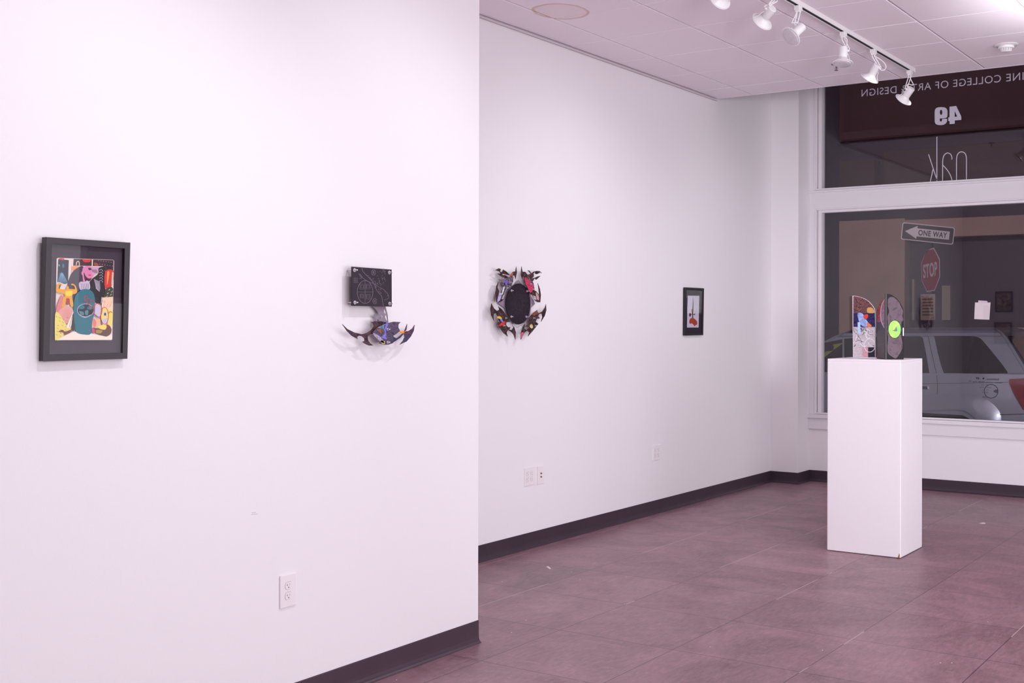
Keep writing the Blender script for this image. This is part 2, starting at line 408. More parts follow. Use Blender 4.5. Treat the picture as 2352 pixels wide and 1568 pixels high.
bm = BM(); box(bm, (PILX, WIN-.012, Z1-.03), (WX0-.055, WIN+.02, 4.2), .002); box(bm, (WX1+.055, WIN-.012, Z1-.03), (WX1+.13, WIN+.02, 4.2), .002)
box(bm, (WX0-.056, WIN-.012, Z2+.03), (WX1+.056, WIN+.02, Z3-.022), .0015)
struct(link('trim_2', bm, WHITE2), 'flat white painted window casing and transom bar', 'trim')
bm = BM(); box(bm, (PILX-.001, WIN-.026, Z3-.022), (WX1+.1, WIN+.02, Z3-.002), .003); struct(link('trim_3', bm, WHITE2), 'narrow ledge on top of the transom bar', 'trim')
bm = BM(); box(bm, (PILX-.012, WIN-.045, Z1-.038), (WX1+.15, WIN+.06, Z1-.002), .004); struct(link('trim_4', bm, WHITE2), 'white window sill', 'trim')
bm = BM(); box(bm, (PILX, WIN-.024, .487), (WX1+.13, WIN+.01, Z1-.038), .003); struct(link('trim_5', bm, WHITE2), 'white apron board below the window sill', 'trim')

# lettering on the inner face of the glass, written to be read from the street
GP = Pl((0, GLASS, 0), (0, -1, 0))
VINYL = mat('white_vinyl', (214, 206, 222), .5); VBLACK = mat('black_vinyl', (34, 26, 36), .5)
def text_mesh(txt, bold=0):
    cu = bpy.data.curves.new('tmp', 'FONT'); cu.body = txt; cu.size = 1; cu.offset = bold; cu.extrude = .002; cu.space_character = 1.1
    t = bpy.data.objects.new('tmp', cu); me = bpy.data.meshes.new_from_object(t); bm = BM(); bm.from_mesh(me)
    bpy.data.objects.remove(t); bpy.data.curves.remove(cu); bpy.data.meshes.remove(me); return bm
def window_text(name, txt, xr, xl, zb, zt, parent, m, bold=0, slope=0):
    """xr: X where the text starts, xl: X where it ends (mirrored)"""
    bm = text_mesh(txt, bold)
    x0 = min(v.co.x for v in bm.verts); x1 = max(v.co.x for v in bm.verts); y0 = min(v.co.y for v in bm.verts); y1 = max(v.co.y for v in bm.verts)
    for v in bm.verts:
        u = (v.co.x-x0)/(x1-x0); w = (v.co.y-y0)/(y1-y0)
        v.co = Vector((xr+(xl-xr)*u, GLASS-.0008-(v.co.z*.05), zb+(zt-zb)*w))
    return link(name, bm, m, parent)
xN = hit(1979, 214, 1, GLASS).x; xC = hit(2299, 180, 1, GLASS).x
zt_ = hit(1979, 206, 1, GLASS).z; zb_ = hit(1979, 222, 1, GLASS).z
window_text('lettering', 'COLLEGE OF ART & DESIGN', xC, xN, zb_, zt_, w2, VINYL)
wN = (xC-xN)/23
window_text('lettering', 'MAINE', xC+wN*6.2, hit(2311, 179, 1, GLASS).x, zb_, zt_, w2, VINYL)
c6 = crop(1840, 160, 4.594)
sheet('street_number', GP, c6, [[(1566, 391), (1590, 388), (1637, 382), (1690, 494), (1690, 529), (1622, 535), (1621, 570), (1566, 574), (1566, 541), (1553, 542), (1553, 503), (1566, 502)], [(1621, 436), (1621, 497), (1647, 494)]], .0015, .0008, VINYL, w2)
sheet('street_number', GP, c6, [[(1409, 455), (1412, 425), (1424, 406), (1445, 397), (1478, 394), (1512, 397), (1533, 408), (1544, 430), (1545, 455), (1545, 480), (1540, 500), (1524, 511), (1500, 515), (1463, 514), (1463, 536), (1468, 546), (1480, 546), (1486, 538), (1487, 521), (1541, 517), (1540, 545), (1528, 566), (1506, 580), (1476, 585), (1440, 582), (1420, 572), (1410, 552)], ell(1477, 450, 13, 27, 20)], .0015, .0008, VINYL, w2)
c6 = crop(1840, 160, 4.594)
loops = [strip([(1433, 708), (1433, 960), (1433, 1215)], 9), strip([(1345, 893), (1390, 1030), (1436, 1168)], 9), strip([(1392, 1050), (1357, 1215)], 9),
         strip(sm_open([(1493, 1215), (1494, 1080), (1496, 950), (1512, 900), (1545, 878), (1578, 893), (1592, 925), (1590, 947)]), 9),
         strip(sm_open([(1500, 1010), (1545, 1062), (1576, 1115), (1592, 1165), (1597, 1212)]), 9),
         strip(sm_open([(1640, 1215), (1640, 1060), (1642, 930), (1660, 882), (1692, 866), (1726, 880), (1744, 925), (1745, 1060), (1745, 1212)]), 9)]
bm = BM()
for lp in loops:
    prism(bm, [GP.at(*c6(*q), .0008) for q in lp], (0, -.0006, 0))
link('logo', bm, VINYL, w2)
# small black notice lettering low on the glass
ca = crop(2210, 850, 16.563)
def wx(x, y): return GP.at(*ca(x, y), .001)
window_text('lettering', 'Exhibitions', wx(1390, 330).x, wx(930, 330).x, wx(930, 372).z, wx(930, 295).z, w1, VBLACK, bold=.03)
window_text('lettering', '49', wx(665, 300).x, wx(522, 300).x, wx(522, 345).z, wx(522, 262).z, w1, VBLACK, bold=.05)
bm = BM(); prism(bm, [wx(*q) for q in ell(808, 312, 38, 36, 14)], (0, -.0006, 0))
def dashes(bm, y, spans, hgt):
    for a, b in spans:
        x = a
        while x < b:
            w = random.uniform(12, 34); yy = y+random.uniform(-5, 5)
            prism(bm, [wx(*q) for q in ((x, yy-hgt*random.uniform(.3, .5)), (min(x+w, b), yy-hgt*.4), (min(x+w, b), yy+hgt*.4), (x, yy+hgt*random.uniform(.2, .5)))], (0, -.0006, 0)); x += w+random.uniform(5, 12)
dashes(bm, 412, [(240, 355)], 34); dashes(bm, 432, [(400, 580)], 26); dashes(bm, 440, [(620, 860)], 36); dashes(bm, 462, [(920, 1180)], 28); dashes(bm, 475, [(1240, 1540)], 34)
dashes(bm, 552, [(735, 840), (890, 1030)], 20); dashes(bm, 662, [(655, 830), (940, 1110)], 20); dashes(bm, 752, [(760, 850), (920, 1020)], 16)
dashes(bm, 838, [(755, 1000)], 20); dashes(bm, 880, [(890, 960)], 16); dashes(bm, 1005, [(770, 900)], 20); dashes(bm, 1040, [(770, 960)], 20); dashes(bm, 1110, [(840, 935)], 16)
link('small_print', bm, VBLACK, w1)
sheet('ring_mark', GP, ca, [ell(1100, 800, 272, 272, 40), ell(1100, 800, 248, 248, 40)], .0015, .0006, VBLACK, w1)
sheet('ring_mark', GP, ca, [sm2([(1185, 800), (1215, 760), (1300, 735), (1345, 745), (1350, 800), (1340, 870), (1260, 850), (1215, 830)])], .0015, .0006, mat('grey_vinyl', (70, 58, 74), .6), w1)
# taped paper
nt_ = thing('paper_note', 'small blank white paper taped to the shop window', 'paper', tuple(GP.at(2256, 712)))
PAPER = mat('note_paper', (226, 212, 216), .8, var=.03, vscale=25)
c8 = crop(2100, 640, 4.357)
sheet('sheet', GP, c8, [[(608, 236), (700, 240), (763, 236), (757, 320), (751, 409), (680, 407), (600, 403), (603, 320)]], .004, .002, PAPER, nt_)
sheet('fold', GP, c8, [[(692, 266), (728, 262), (757, 300), (751, 402), (690, 404)]], .0046, .0008, mat('note_fold', (219, 205, 210), .8), nt_)
sheet('tape', GP, c8, [[(642, 216), (730, 222), (736, 244), (638, 238)]], .0052, .0008, mat('tape', (214, 200, 212), .35), nt_)

# ------------------------------------------------------------------ pedestal
PX0, PX1, PY0, PY1 = -2.824, -2.340, 7.272, 7.716
PZ = hit(1904, 823.5, 1, PY0).z
pd = thing('pedestal', 'tall white painted pedestal holding the arched panels', 'pedestal', ((PX0+PX1)/2, (PY0+PY1)/2, 0))
bm = BM(); box(bm, (PX0, PY0, 0.003), (PX1, PY1, PZ-.0165), .006, 0, 3); box(bm, (PX0+.0006, PY0+.0006, PZ-.0175), (PX1-.0006, PY1-.0006, PZ), .003, 0, 2); link('body', bm, PLINTH, pd)
bm = BM(); ch = mat('chipped_wood', (150, 110, 70), .8)
prism(bm, [(PX1-.02, PY0-.0006, .004), (PX1-.006, PY0-.0006, .004), (PX1-.005, PY0-.0006, .022), (PX1-.010, PY0-.0006, .034), (PX1-.013, PY0-.0006, .02)], (0, .002, 0))
link('chip', bm, ch, pd)['label'] = 'brown chipped corner'

# ------------------------------------------------------------------ arched acrylic panels on the pedestal
c5 = crop(1920, 650, 8.255)
def px_on_top(x, y): return hit(x, y, 2, PZ)
EDGE = mat('acrylic_edge', (205, 196, 210), .15, coat=.5)
# left panel
A0 = Vector((hit(1958.5, 821, 1, 7.50).x, 7.50, PZ)); angL = math.radians(10)
PLn = Vector((math.sin(angL), -math.cos(angL), 0)); LP = Pl(A0, PLn)
def zfix(o, z=PZ+.0005):
    """sit a piece on the pedestal top"""
    lo = min(v.co.z for v in o.data.vertices)+o['_o'][2]
    for v in o.data.vertices:
        if v.co.z+o['_o'][2] < lo+.02: v.co.z = z-o['_o'][2]
t1 = thing('arched_panel', 'left collage panel with one curved shoulder standing on the pedestal', 'sculpture', tuple(A0))
arc = [(312, 238), (380, 242), (470, 262), (560, 300), (640, 355), (700, 425), (740, 490), (768, 560)]
outl = arc+[(772, 830), (742, 1412), (326, 1418)]
outl = arc+[(768, 830), (745, 1020), (745, 1414), (322, 1414), (312, 700)]
pn = sheet('panel', LP, c5, [[(312, 238), (380, 242), (470, 262), (560, 300), (640, 355), (700, 425), (740, 490), (750, 560), (750, 1414), (322, 1414), (316, 700)]], 0, .012, EDGE, t1); zfix(pn)
def patch(pl, parent, name, pts, m, d=.0006, cr=c5):
    return sheet(name, pl, cr, [pts], d, .0005, m, parent)
colA = collage('print_brown', [(0.3, (40, 22, 28)), (.45, (96, 58, 62)), (.55, (134, 92, 88)), (.62, (60, 30, 40)), (.75, (190, 120, 110))], 45, 3)
colB = collage('print_navy', [(0.3, (12, 10, 34)), (.45, (30, 26, 70)), (.52, (54, 40, 110)), (.6, (24, 18, 48)), (.75, (80, 90, 170))], 40, 2)
colC = collage('print_scribble', [(0.3, (60, 44, 54)), (.42, (226, 214, 222)), (.5, (200, 184, 196)), (.53, (70, 54, 64)), (.58, (230, 220, 226)), (.75, (150, 120, 140))], 55, 6)
colD = collage('print_red', [(0.3, (60, 18, 26)), (.46, (196, 44, 40)), (.52, (120, 40, 90)), (.6, (220, 130, 80)), (.75, (50, 20, 40))], 60, 2)
colE = collage('print_black', [(0.35, (18, 12, 18)), (.52, (34, 24, 34)), (.6, (92, 76, 88)), (.66, (24, 16, 24))], 50, 4)
patch(LP, t1, 'print', [(330, 250), (380, 250), (470, 270), (560, 310), (630, 360), (690, 430), (730, 500), (738, 572), (330, 568)], colA)
patch(LP, t1, 'print', [(330, 568), (738, 572), (742, 832), (560, 835), (410, 830), (330, 830)], colB)
patch(LP, t1, 'print', [(330, 830), (742, 832), (742, 1405), (330, 1408)], colC)
d2 = .0012
patch(LP, t1, 'print', sm2([(412, 572), (500, 575), (545, 640), (580, 700), (640, 800), (560, 825), (470, 790), (430, 700)]), mat('print_paleblue', (150, 170, 226), .3, var=.35, vscale=60), d2)
patch(LP, t1, 'print', sm2([(540, 600), (600, 590), (610, 640), (560, 690), (520, 640)]), mat('print_vermilion', (214, 66, 44), .3), .0018)
patch(LP, t1, 'print', sm2([(590, 750), (640, 770), (680, 820), (600, 825)]), mat('print_orange', (232, 120, 70), .3), .0018)
patch(LP, t1, 'print', sm2([(600, 470), (690, 470), (730, 560), (600, 560)]), mat('print_ochre', (206, 156, 92), .3), d2)
patch(LP, t1, 'print', [(412, 740), (460, 740), (470, 960), (415, 960)], mat('print_skyblue', (178, 206, 240), .3), .0018)
patch(LP, t1, 'print', [(610, 1215), (738, 1215), (738, 1405), (610, 1405)], mat('print_ink', (20, 16, 34), .3), d2)
for k in range(7):
    patch(LP, t1, 'stripe', [(525, 1215+k*28), (606, 1215+k*28), (606, 1228+k*28), (490, 1228+k*28)], mat('print_rose', (214, 116, 128), .4), .0018)
bm = BM()
for k in range(26):
    x, y = random.uniform(350, 700), random.uniform(850, 1190); a = random.uniform(0, 6.28); pts = [(x, y)]
    for j in range(5):
        a += random.uniform(-.9, .9); x += 32*math.cos(a); y += 32*math.sin(a); x = min(max(x, 340), 730); y = min(max(y, 845), 1200); pts.append((x, y))
    prism(bm, [LP.at(*c5(*q), .0016+k*1e-5) for q in strip(pts, random.choice((6, 9, 12)))], LP.n*-.0003, k % 2)
link('scribble', bm, [mat('ink_dark', (44, 32, 44), .4), mat('ink_pale', (232, 224, 230), .4)], t1)
sheet('ring_print', LP, c5, [ell(640, 1180, 108, 132), ell(640, 1180, 98, 122)], .0019, .0005, mat('ink_pale', (232, 224, 230), .4), t1)
# folded pair on the right
B0 = hit(2036.5, 824.6, 1, 7.345); B0.z = PZ; angR = math.radians(38)
nR = Vector((math.sin(angR), -math.cos(angR), 0)); RP = Pl(B0, nR)
t2 = thing('folded_panels', 'right pair of joined panels with black face and lime green oval', 'sculpture', tuple(B0))
BLK = mat('black_acrylic', (22, 15, 20), .4, spec=.2)
o = sheet('panel', RP, c5, [[(962, 200), (1030, 212), (1090, 240), (1150, 285), (1200, 345), (1245, 420), (1280, 500), (1285, 800), (1285, 1438), (962, 1438)]], 0, .012, BLK, t2); zfix(o); o['label'] = 'black panel with curved shoulder'
GR = collage('print_greymauve', [(0.3, (80, 62, 72)), (.5, (106, 86, 97)), (.7, (88, 70, 81))], 25, 1, .7)
patch(RP, t2, 'grey_shape', sm2([(985, 330), (1010, 275), (1080, 262), (1140, 300), (1200, 370), (1230, 440), (1270, 520), (1260, 620), (1275, 700), (1240, 760), (1240, 1000), (1262, 1150), (1250, 1260), (1180, 1380), (1130, 1428), (1060, 1390), (990, 1330), (975, 1200), (990, 1050), (975, 900), (985, 760), (975, 640), (1010, 540), (985, 440)]), GR)
patch(RP, t2, 'grey_shape', sm2([(1080, 500), (1110, 470), (1160, 460), (1165, 475), (1120, 500), (1090, 520)]), mat('print_ink', (20, 16, 34), .3), .0011)
gear = []
for k in range(48):
    a = 2*math.pi*k/48; r = 1.0 if k % 4 < 2 else .9
    gear.append((1118+138*r*math.cos(a), 875+186*r*math.sin(a)))
patch(RP, t2, 'oval_border', gear, mat('print_ink2', (16, 10, 16), .3), .0014)
ov = patch(RP, t2, 'oval', ell(1114, 875, 114, 164, 40), collage('lime', [(0.3, (120, 236, 96)), (.5, (158, 238, 84)), (.7, (206, 240, 110))], 14, 1, .4), .0019)
ov['label'] = 'lime green oval'
patch(RP, t2, 'emblem', sm2([(1130, 850), (1150, 830), (1160, 880), (1165, 905), (1130, 915), (1075, 898), (1110, 885)]), mat('emblem_grey', (110, 104, 104), .4), .0024)
o = sheet('edge_strip', RP, c5, [[(1268, 846), (1290, 846), (1288, 1000), (1268, 1000)]], .0022, .003, mat('bright_edge', (222, 212, 224), .3), t2)
# second leaf going back from the joint
D0 = B0+Vector((-.004, .004, 0)); E0 = hit(2014, 821.5, 1, 7.47); E0.z = PZ
td = (E0-D0).normalized(); nM = Vector((td.y, -td.x, 0))
if nM.dot(EYE-D0) < 0: nM = -nM
MP = Pl(D0, nM)
o = sheet('panel', MP, c5, [[(940, 262), (900, 292), (860, 340), (820, 410), (790, 480), (775, 560), (775, 1416), (930, 1436), (940, 1436)]], 0, .012, BLK, t2); zfix(o)
patch(MP, t2, 'print', [(936, 262), (900, 296), (862, 344), (824, 412), (796, 480), (782, 560), (782, 740), (936, 740)], colD)
patch(MP, t2, 'print', [(782, 742), (936, 742), (936, 1430), (782, 1408)], colE)
sheet('curved_print', MP, c5, [[(936, 300), (900, 350), (868, 430), (850, 540), (848, 640), (862, 720), (888, 790), (930, 860), (936, 860)]], .0012, .0006, collage('print_mauve', [(0.3, (60, 34, 50)), (.5, (172, 134, 156)), (.7, (206, 180, 196))], 60, 3), t2)
sheet('curved_edge', MP, c5, [strip(sm_open([(934, 296), (896, 350), (864, 430), (846, 540), (844, 640), (858, 720), (884, 790), (930, 866)]), 9)], .002, .001, mat('bright_edge', (222, 212, 224), .3), t2)
o = sheet('spine', RP, c5, [[(936, 200), (966, 200), (966, 1438), (934, 1438)]], .004, .014, mat('smoky_edge', (52, 36, 42), .4), t2); zfix(o)

# ------------------------------------------------------------------ framed collage on the foreground wall
Y = lambda x, y, out, X=NEAR: hit(x, y, 0, X+out).y
Zc = lambda x, y, out, X=NEAR: hit(x, y, 0, X+out).z
def picture_frame(name, lab, X, yl, yr, zb, zt, depth, bar, tilt, fm, matm, inset):
    """returns (root, place): place(y, z, out) -> world with the slight forward hang of the top"""
    root = thing(name, lab, 'picture', (X, (yl+yr)/2, zb))
    def sh(v): return Vector((v[0]+tilt*(v[2]-zb)/(zt-zb), v[1], v[2]))
    def add(nm, bm, m):
        for v in bm.verts: v.co = sh(v.co)
        return link(nm, bm, m, root)
    bm = BM(); a, b = X+.001, X+depth
    # mitred bars
    for q in (((yl, zb), (yr, zb), (yr-bar, zb+bar), (yl+bar, zb+bar)), ((yl, zt), (yr, zt), (yr-bar, zt-bar), (yl+bar, zt-bar)),
              ((yl, zb), (yl, zt), (yl+bar, zt-bar), (yl+bar, zb+bar)), ((yr, zb), (yr, zt), (yr-bar, zt-bar), (yr-bar, zb+bar))):
        prism(bm, [(a, y, z) for y, z in q], (b-a, 0, 0))
    bmesh.ops.remove_doubles(bm, verts=bm.verts, dist=1e-6)
    # drop internal mitre faces
    seen = {}
    for f in bm.faces: seen.setdefault(tuple(sorted(v.index for v in f.verts)) if False else tuple(sorted((round(v.co.x, 5), round(v.co.y, 5), round(v.co.z, 5)) for v in f.verts)), []).append(f)
    bmesh.ops.delete(bm, geom=[f for fs in seen.values() if len(fs) > 1 for f in fs], context='FACES')
    bmesh.ops.bevel(bm, geom=[e for e in bm.edges if e.calc_face_angle(0) > 1.2], offset=.0009, segments=2, affect='EDGES')
    add('frame', bm, fm)
    bm = BM(); box(bm, (X+inset-.004, yl+bar-.002, zb+bar-.002), (X+inset, yr-bar+.002, zt-bar+.002)); add('mat_board', bm, matm)
    bm = BM(); box(bm, (b-.0055, yl+bar-.001, zb+bar-.001), (b-.0035, yr-bar+.001, zt-bar+.001)); add('glazing', bm, GLP)
    return root, sh
zb1 = Zc(89, 829, 0); yl1 = Y(89, 829, 0); yr1 = Y(293, 825, .024); zt1 = Zc(299, 557, .037)
pf, sh1 = picture_frame('framed_collage', 'large black framed colourful collage, leftmost on the foreground wall', NEAR, yl1, yr1, zb1, zt1, .024, .0195, .0136, BLACKF, MATB, .0115)
c1 = crop(70, 520, 4.48)
tn = Vector((1, 0, -.0136/(zt1-zb1))).normalized()
AP = Pl((NEAR+.0115, 0, zb1), tn)
pr = thing.__wrapped__ if False else None
printm = sheet('print', AP, c1, [[(284, 322), (852, 343), (860, 352), (842, 1160), (832, 1170), (264, 1170), (252, 1160), (270, 332)]], .0012, .001, mat('art_paper', (232, 214, 206), .5), pf)
_k = [0]
def inkc(name, c): return mat('ink_'+name, c, .5)
def ink(pts, m, smooth=True, holes=None):
    _k[0] += 1
    if smooth: pts = sm2(pts)
    o = sheet('ink_shape', AP, c1, [pts]+(holes or []), .0013+_k[0]*.00004, .00005, m, pf)
    o.parent = printm
    return o
N_ = inkc
maroon, red, purple, black = N_('maroon', (66, 22, 40)), N_('red', (214, 44, 44)), N_('purple', (62, 44, 66)), N_('black', (28, 16, 26))
yel, gold, teal, navy = N_('yellow', (238, 214, 96)), N_('gold', (232, 160, 28)), N_('teal', (46, 112, 128)), N_('navy', (30, 36, 58))
pink, rose, lil, cream = N_('pink', (224, 132, 176)), N_('rose', (222, 122, 120)), N_('lilac', (206, 190, 212)), N_('cream', (244, 226, 206))
peach, brown, dteal, green = N_('peach', (236, 176, 140)), N_('brown', (92, 48, 28)), N_('denim', (56, 92, 120)), N_('olive', (52, 66, 44))
ink([(285, 335), (395, 345), (392, 420), (388, 575), (360, 592), (340, 590), (310, 575), (275, 572)], navy, False)
ink([(290, 326), (350, 330), (325, 348)], red); ink([(300, 475), (332, 470), (382, 575), (340, 590), (276, 560)], dteal, False)
for k in range(6): ink([(312+k*3, 478), (318+k*3, 478), (290+k*18, 575), (284+k*18, 575)], N_('paleblue', (120, 160, 190)), False)
ink([(288, 390), (300, 395), (296, 412)], N_('cyan', (120, 200, 220))); ink([(330, 380), (350, 400), (340, 430), (328, 410)], teal)
ink([(445, 332), (855, 346), (852, 470), (760, 452), (750, 408), (440, 402)], maroon, False)
ink([(540, 338), (625, 342), (600, 368), (548, 362)], red); ink([(632, 340), (643, 340), (640, 405), (630, 405)], cream, False)
ink(strip(sm_open([(470, 398), (478, 365), (495, 360), (505, 385), (500, 402)]), 6), cream, False)
ink([(655, 370), (690, 380), (700, 402), (660, 400)], N_('rust', (160, 70, 40))); ink([(780, 365), (840, 372), (838, 430), (790, 440)], black)
for k in range(12): ink(ell(700+k*13, 350+((k*37) % 70), 3, 3, 6), lil, False)
ink([(425, 405), (545, 406), (540, 480), (425, 500)], N_('blush', (240, 196, 180)), False); ink([(430, 412), (500, 412), (440, 460)], N_('orange', (238, 150, 80)))
ink([(380, 612), (398, 540), (430, 470), (485, 424), (545, 414), (556, 560), (520, 680), (470, 800), (438, 800), (425, 680)], purple)
ink([(622, 414), (722, 416), (690, 470), (630, 530)], N_('pinkgrey', (206, 160, 190)), False)
ink([(545, 416), (628, 414), (632, 470), (640, 520), (600, 560), (548, 575), (536, 490)], pink)
ink([(548, 470), (572, 515), (600, 535), (628, 530), (608, 560), (570, 565), (555, 540)], N_('beard', (70, 28, 48)))
ink([(596, 424), (624, 430), (622, 448), (600, 446)], N_('beard', (70, 28, 48))); ink(ell(534, 480, 10, 20, 14), pink, False); ink([(596, 495), (622, 496), (618, 506), (598, 505)], red)
ink([(755, 412), (766, 440), (768, 640), (752, 800), (700, 795), (660, 770), (648, 690), (600, 650), (618, 556), (700, 486), (700, 430)], black)
for k in range(9): ink(strip([(655+k*7, 540+k*3), (668+k*6, 590+k*6), (676+k*4, 640+k*4)], 3), lil, False)
for k in range(5): ink(strip([(708, 450+k*28), (730, 440+k*28), (746, 462+k*28)], 4), lil, False)
for k in range(4): ink(strip([(630+k*14, 440), (650+k*16, 470+k*6)], 3), N_('beard', (70, 28, 48)), False)
ink([(498, 590), (520, 566), (560, 572), (580, 555), (606, 575), (612, 640), (560, 655), (510, 650)], lil)
for k in range(5): ink(strip([(520+k*18, 585), (530+k*17, 640)], 3), purple, False)
ink([(768, 462), (855, 455), (852, 560), (826, 620), (768, 650)], red); ink([(790, 470), (812, 470), (800, 560), (786, 600)], N_('orange', (238, 150, 80)))
ink([(840, 470), (855, 470), (850, 590), (832, 600)], N_('sage', (190, 210, 180)), False)
ink([(768, 640), (830, 616), (852, 640), (850, 740), (772, 735)], green, False)
for k in range(16): ink(ell(775+(k*29) % 70, 640+(k*17) % 90, 5, 4, 6), [lil, red, N_('sage', (190, 210, 180))][k % 3], False)
ink([(740, 730), (850, 722), (846, 870), (730, 850)], N_('palepeach', (244, 208, 178)), False)
for k in range(8): ink(strip([(752+k*10, 830), (764+k*10, 760+(k*13) % 40)], 4), [rose, peach, yel][k % 3], False)
ink([(262, 870), (300, 740), (332, 712), (345, 830), (300, 880)], rose)
ink([(345, 652), (368, 644), (372, 620), (384, 612), (396, 622), (398, 642), (446, 646), (436, 700), (412, 744), (370, 742), (348, 700)], gold)
ink([(348, 652), (300, 640), (296, 612), (322, 606), (318, 588), (290, 586), (266, 620), (264, 668), (300, 686), (346, 692)], gold)
ink([(444, 648), (458, 642), (446, 608), (418, 602), (424, 588), (446, 592), (470, 620), (480, 668), (466, 690), (438, 692)], gold)
ink([(342, 720), (372, 742), (360, 790), (348, 832), (322, 824), (330, 780)], gold); ink([(400, 745), (424, 732), (440, 780), (438, 826), (414, 818), (404, 780)], gold)
ink([(360, 668), (430, 664), (420, 712), (372, 712)], N_('lemon', (244, 212, 40))); ink([(300, 600), (312, 604), (300, 640), (290, 636)], brown); ink([(368, 742), (404, 746), (396, 800), (372, 800)], N_('crimson', (170, 40, 40)))
ink([(300, 860), (360, 820), (420, 832), (440, 870), (430, 940), (370, 1000), (320, 960), (290, 900)], N_('salmon', (228, 160, 148)))
for k in range(7): ink(strip(sm_open([(320+k*12, 850), (335+k*12, 900), (318+k*13, 950)]), 3), rose, False)
ink([(254, 900), (290, 890), (330, 950), (370, 1010), (430, 1050), (350, 1110), (310, 1168), (262, 1168), (252, 1150)], N_('straw', (236, 216, 110)))
for k in range(20): ink(strip([(262+(k*31) % 120, 920+(k*47) % 220), (276+(k*31) % 120, 930+(k*47) % 220)], 3), green, False)
ink([(440, 868), (456, 920), (430, 1000), (405, 1047), (365, 1040), (400, 960)], cream, False); ink(strip([(436, 900), (400, 1030)], 3), black, False)
ink([(288, 1082), (330, 1062), (360, 1080), (430, 1056), (400, 1098), (350, 1110), (335, 1090)], N_('rustdark', (120, 50, 30)))
ink([(440, 890), (458, 960), (450, 1070), (420, 1060), (424, 1000)], black)
ink([(345, 1125), (440, 1080), (640, 1104), (770, 1130), (840, 1110), (838, 1165), (270, 1168)], N_('cream2', (246, 228, 214)), False)
ink([(640, 955), (720, 950), (715, 1045), (630, 1045)], peach, False); ink([(640, 955), (660, 950), (680, 1000), (650, 1040)], rose)
ink([(725, 862), (800, 850), (844, 880), (842, 980), (805, 1060), (742, 1012)], yel)
ink([(640, 1040), (700, 1050), (740, 1020), (800, 1010), (832, 1050), (826, 1100), (780, 1132), (712, 1112), (650, 1080)], brown)
ink([(680, 1062), (740, 1070), (720, 1100), (676, 1092)], N_('khaki', (170, 130, 50))); ink([(636, 1044), (660, 1060), (656, 1100), (636, 1090)], N_('magenta', (206, 50, 130)))
ink([(700, 1020), (780, 1014), (770, 1060), (712, 1052)], yel); ink(ell(768, 900, 20, 26, 18), lil, False); ink(ell(768, 902, 10, 15, 14), navy, False)
ink([(664, 788), (728, 830), (716, 940), (660, 900)], lil, False); ink([(735, 965), (800, 940), (792, 1000), (750, 1004)], lil)
ink([(444, 900), (446, 800), (462, 716), (505, 664), (562, 642), (622, 658), (656, 704), (666, 800), (658, 900), (632, 985), (622, 1100), (560, 1112), (475, 1088), (456, 1000)], teal)
ink(ell(567, 862, 88, 70, 30), navy, False); ink(strip(ell(567, 862, 84, 66, 30)[:28], 5), lil, False)
ink([(495, 830), (530, 806), (560, 830), (540, 848), (505, 850)], teal); ink([(580, 840), (620, 812), (640, 840), (610, 856)], teal); ink([(500, 870), (545, 880), (550, 910), (515, 905)], N_('tealgrey', (90, 130, 140))); ink([(560, 872), (590, 860), (600, 900), (570, 912)], N_('tealgrey', (90, 130, 140)))
ink([(596, 880), (640, 870), (630, 905), (600, 912)], black); ink(strip(sm_open([(500, 905), (560, 935), (620, 910)]), 10), N_('lightblue', (160, 176, 190)), False)
RED2 = N_('scarlet', (206, 40, 54))
for (x, y, rx, ry) in ((570, 742, 20, 34), (596, 768, 22, 34), (632, 800, 28, 46), (694, 862, 46, 74), (764, 918, 42, 90)):
    ink(ell(x, y, rx, ry), RED2, False, [ell(x, y, rx-5, ry-5)])
ink(strip(sm_open([(800, 900), (820, 876), (842, 884)]), 6), RED2, False); ink(strip(sm_open([(788, 990), (800, 1040), (838, 1060)]), 6), RED2, False)
ink(strip([(735, 725), (728, 790)], 6), lil, False); ink(strip([(732, 740), (748, 772)], 5), lil, False)

# ------------------------------------------------------------------ small framed print on the far left wall
c4 = crop(1540, 640, 10.45)
fb = lambda x, y, out: hit(*c4(x, y), 0, FAR+out)
zb4 = fb(290, 1360, .0).z; zt4 = fb(812, 230, .024).z; yl4 = fb(290, 1360, .0).y; yr4 = fb(789, 1350, .022).y
ps, sh4 = picture_frame('framed_print', 'small narrow black framed picture of a red hilted sword on the far wall', FAR, yl4, yr4, zb4, zt4, .022, .021, .006, BLACKF2, mat('mat_board_dark', (44, 30, 46), .8), .012)
SP = Pl((FAR+.012, 0, zb4), Vector((1, 0, -.006/(zt4-zb4))).normalized())
pr4 = sheet('print', SP, c4, [[(417, 403), (690, 412), (676, 1170), (397, 1170)]], .0012, .001, mat('print_lilac', (214, 204, 222), .5), ps)
def ink4(pts, m, d):
    o = sheet('ink_shape', SP, c4, [pts], d, .0002, m, ps); o.parent = pr4; return o
ink4([(545, 422), (552, 560), (551, 712), (525, 712), (534, 560)], mat('blade', (84, 74, 84), .4), .0015)
ink4(sm2([(520, 716), (545, 716), (560, 750), (552, 782), (512, 782), (503, 750)]), mat('hilt_brass', (138, 104, 62), .4), .0016)
ink4([(512, 780), (545, 780), (542, 860), (546, 940), (520, 940), (522, 860)], mat('grip', (50, 30, 34), .4), .0017)
ink4(strip([(470, 858), (520, 852), (580, 856)], 14), mat('grip', (50, 30, 34), .4), .0018); ink4(ell(470, 866, 24, 44), mat('rosewood', (92, 40, 60), .4), .0019); ink4(ell(576, 856, 13, 16), mat('grip', (50, 30, 34), .4), .0019)
ink4(strip([(584, 846), (604, 785), (624, 722)], 5), mat('rosewood', (92, 40, 60), .4), .0019)
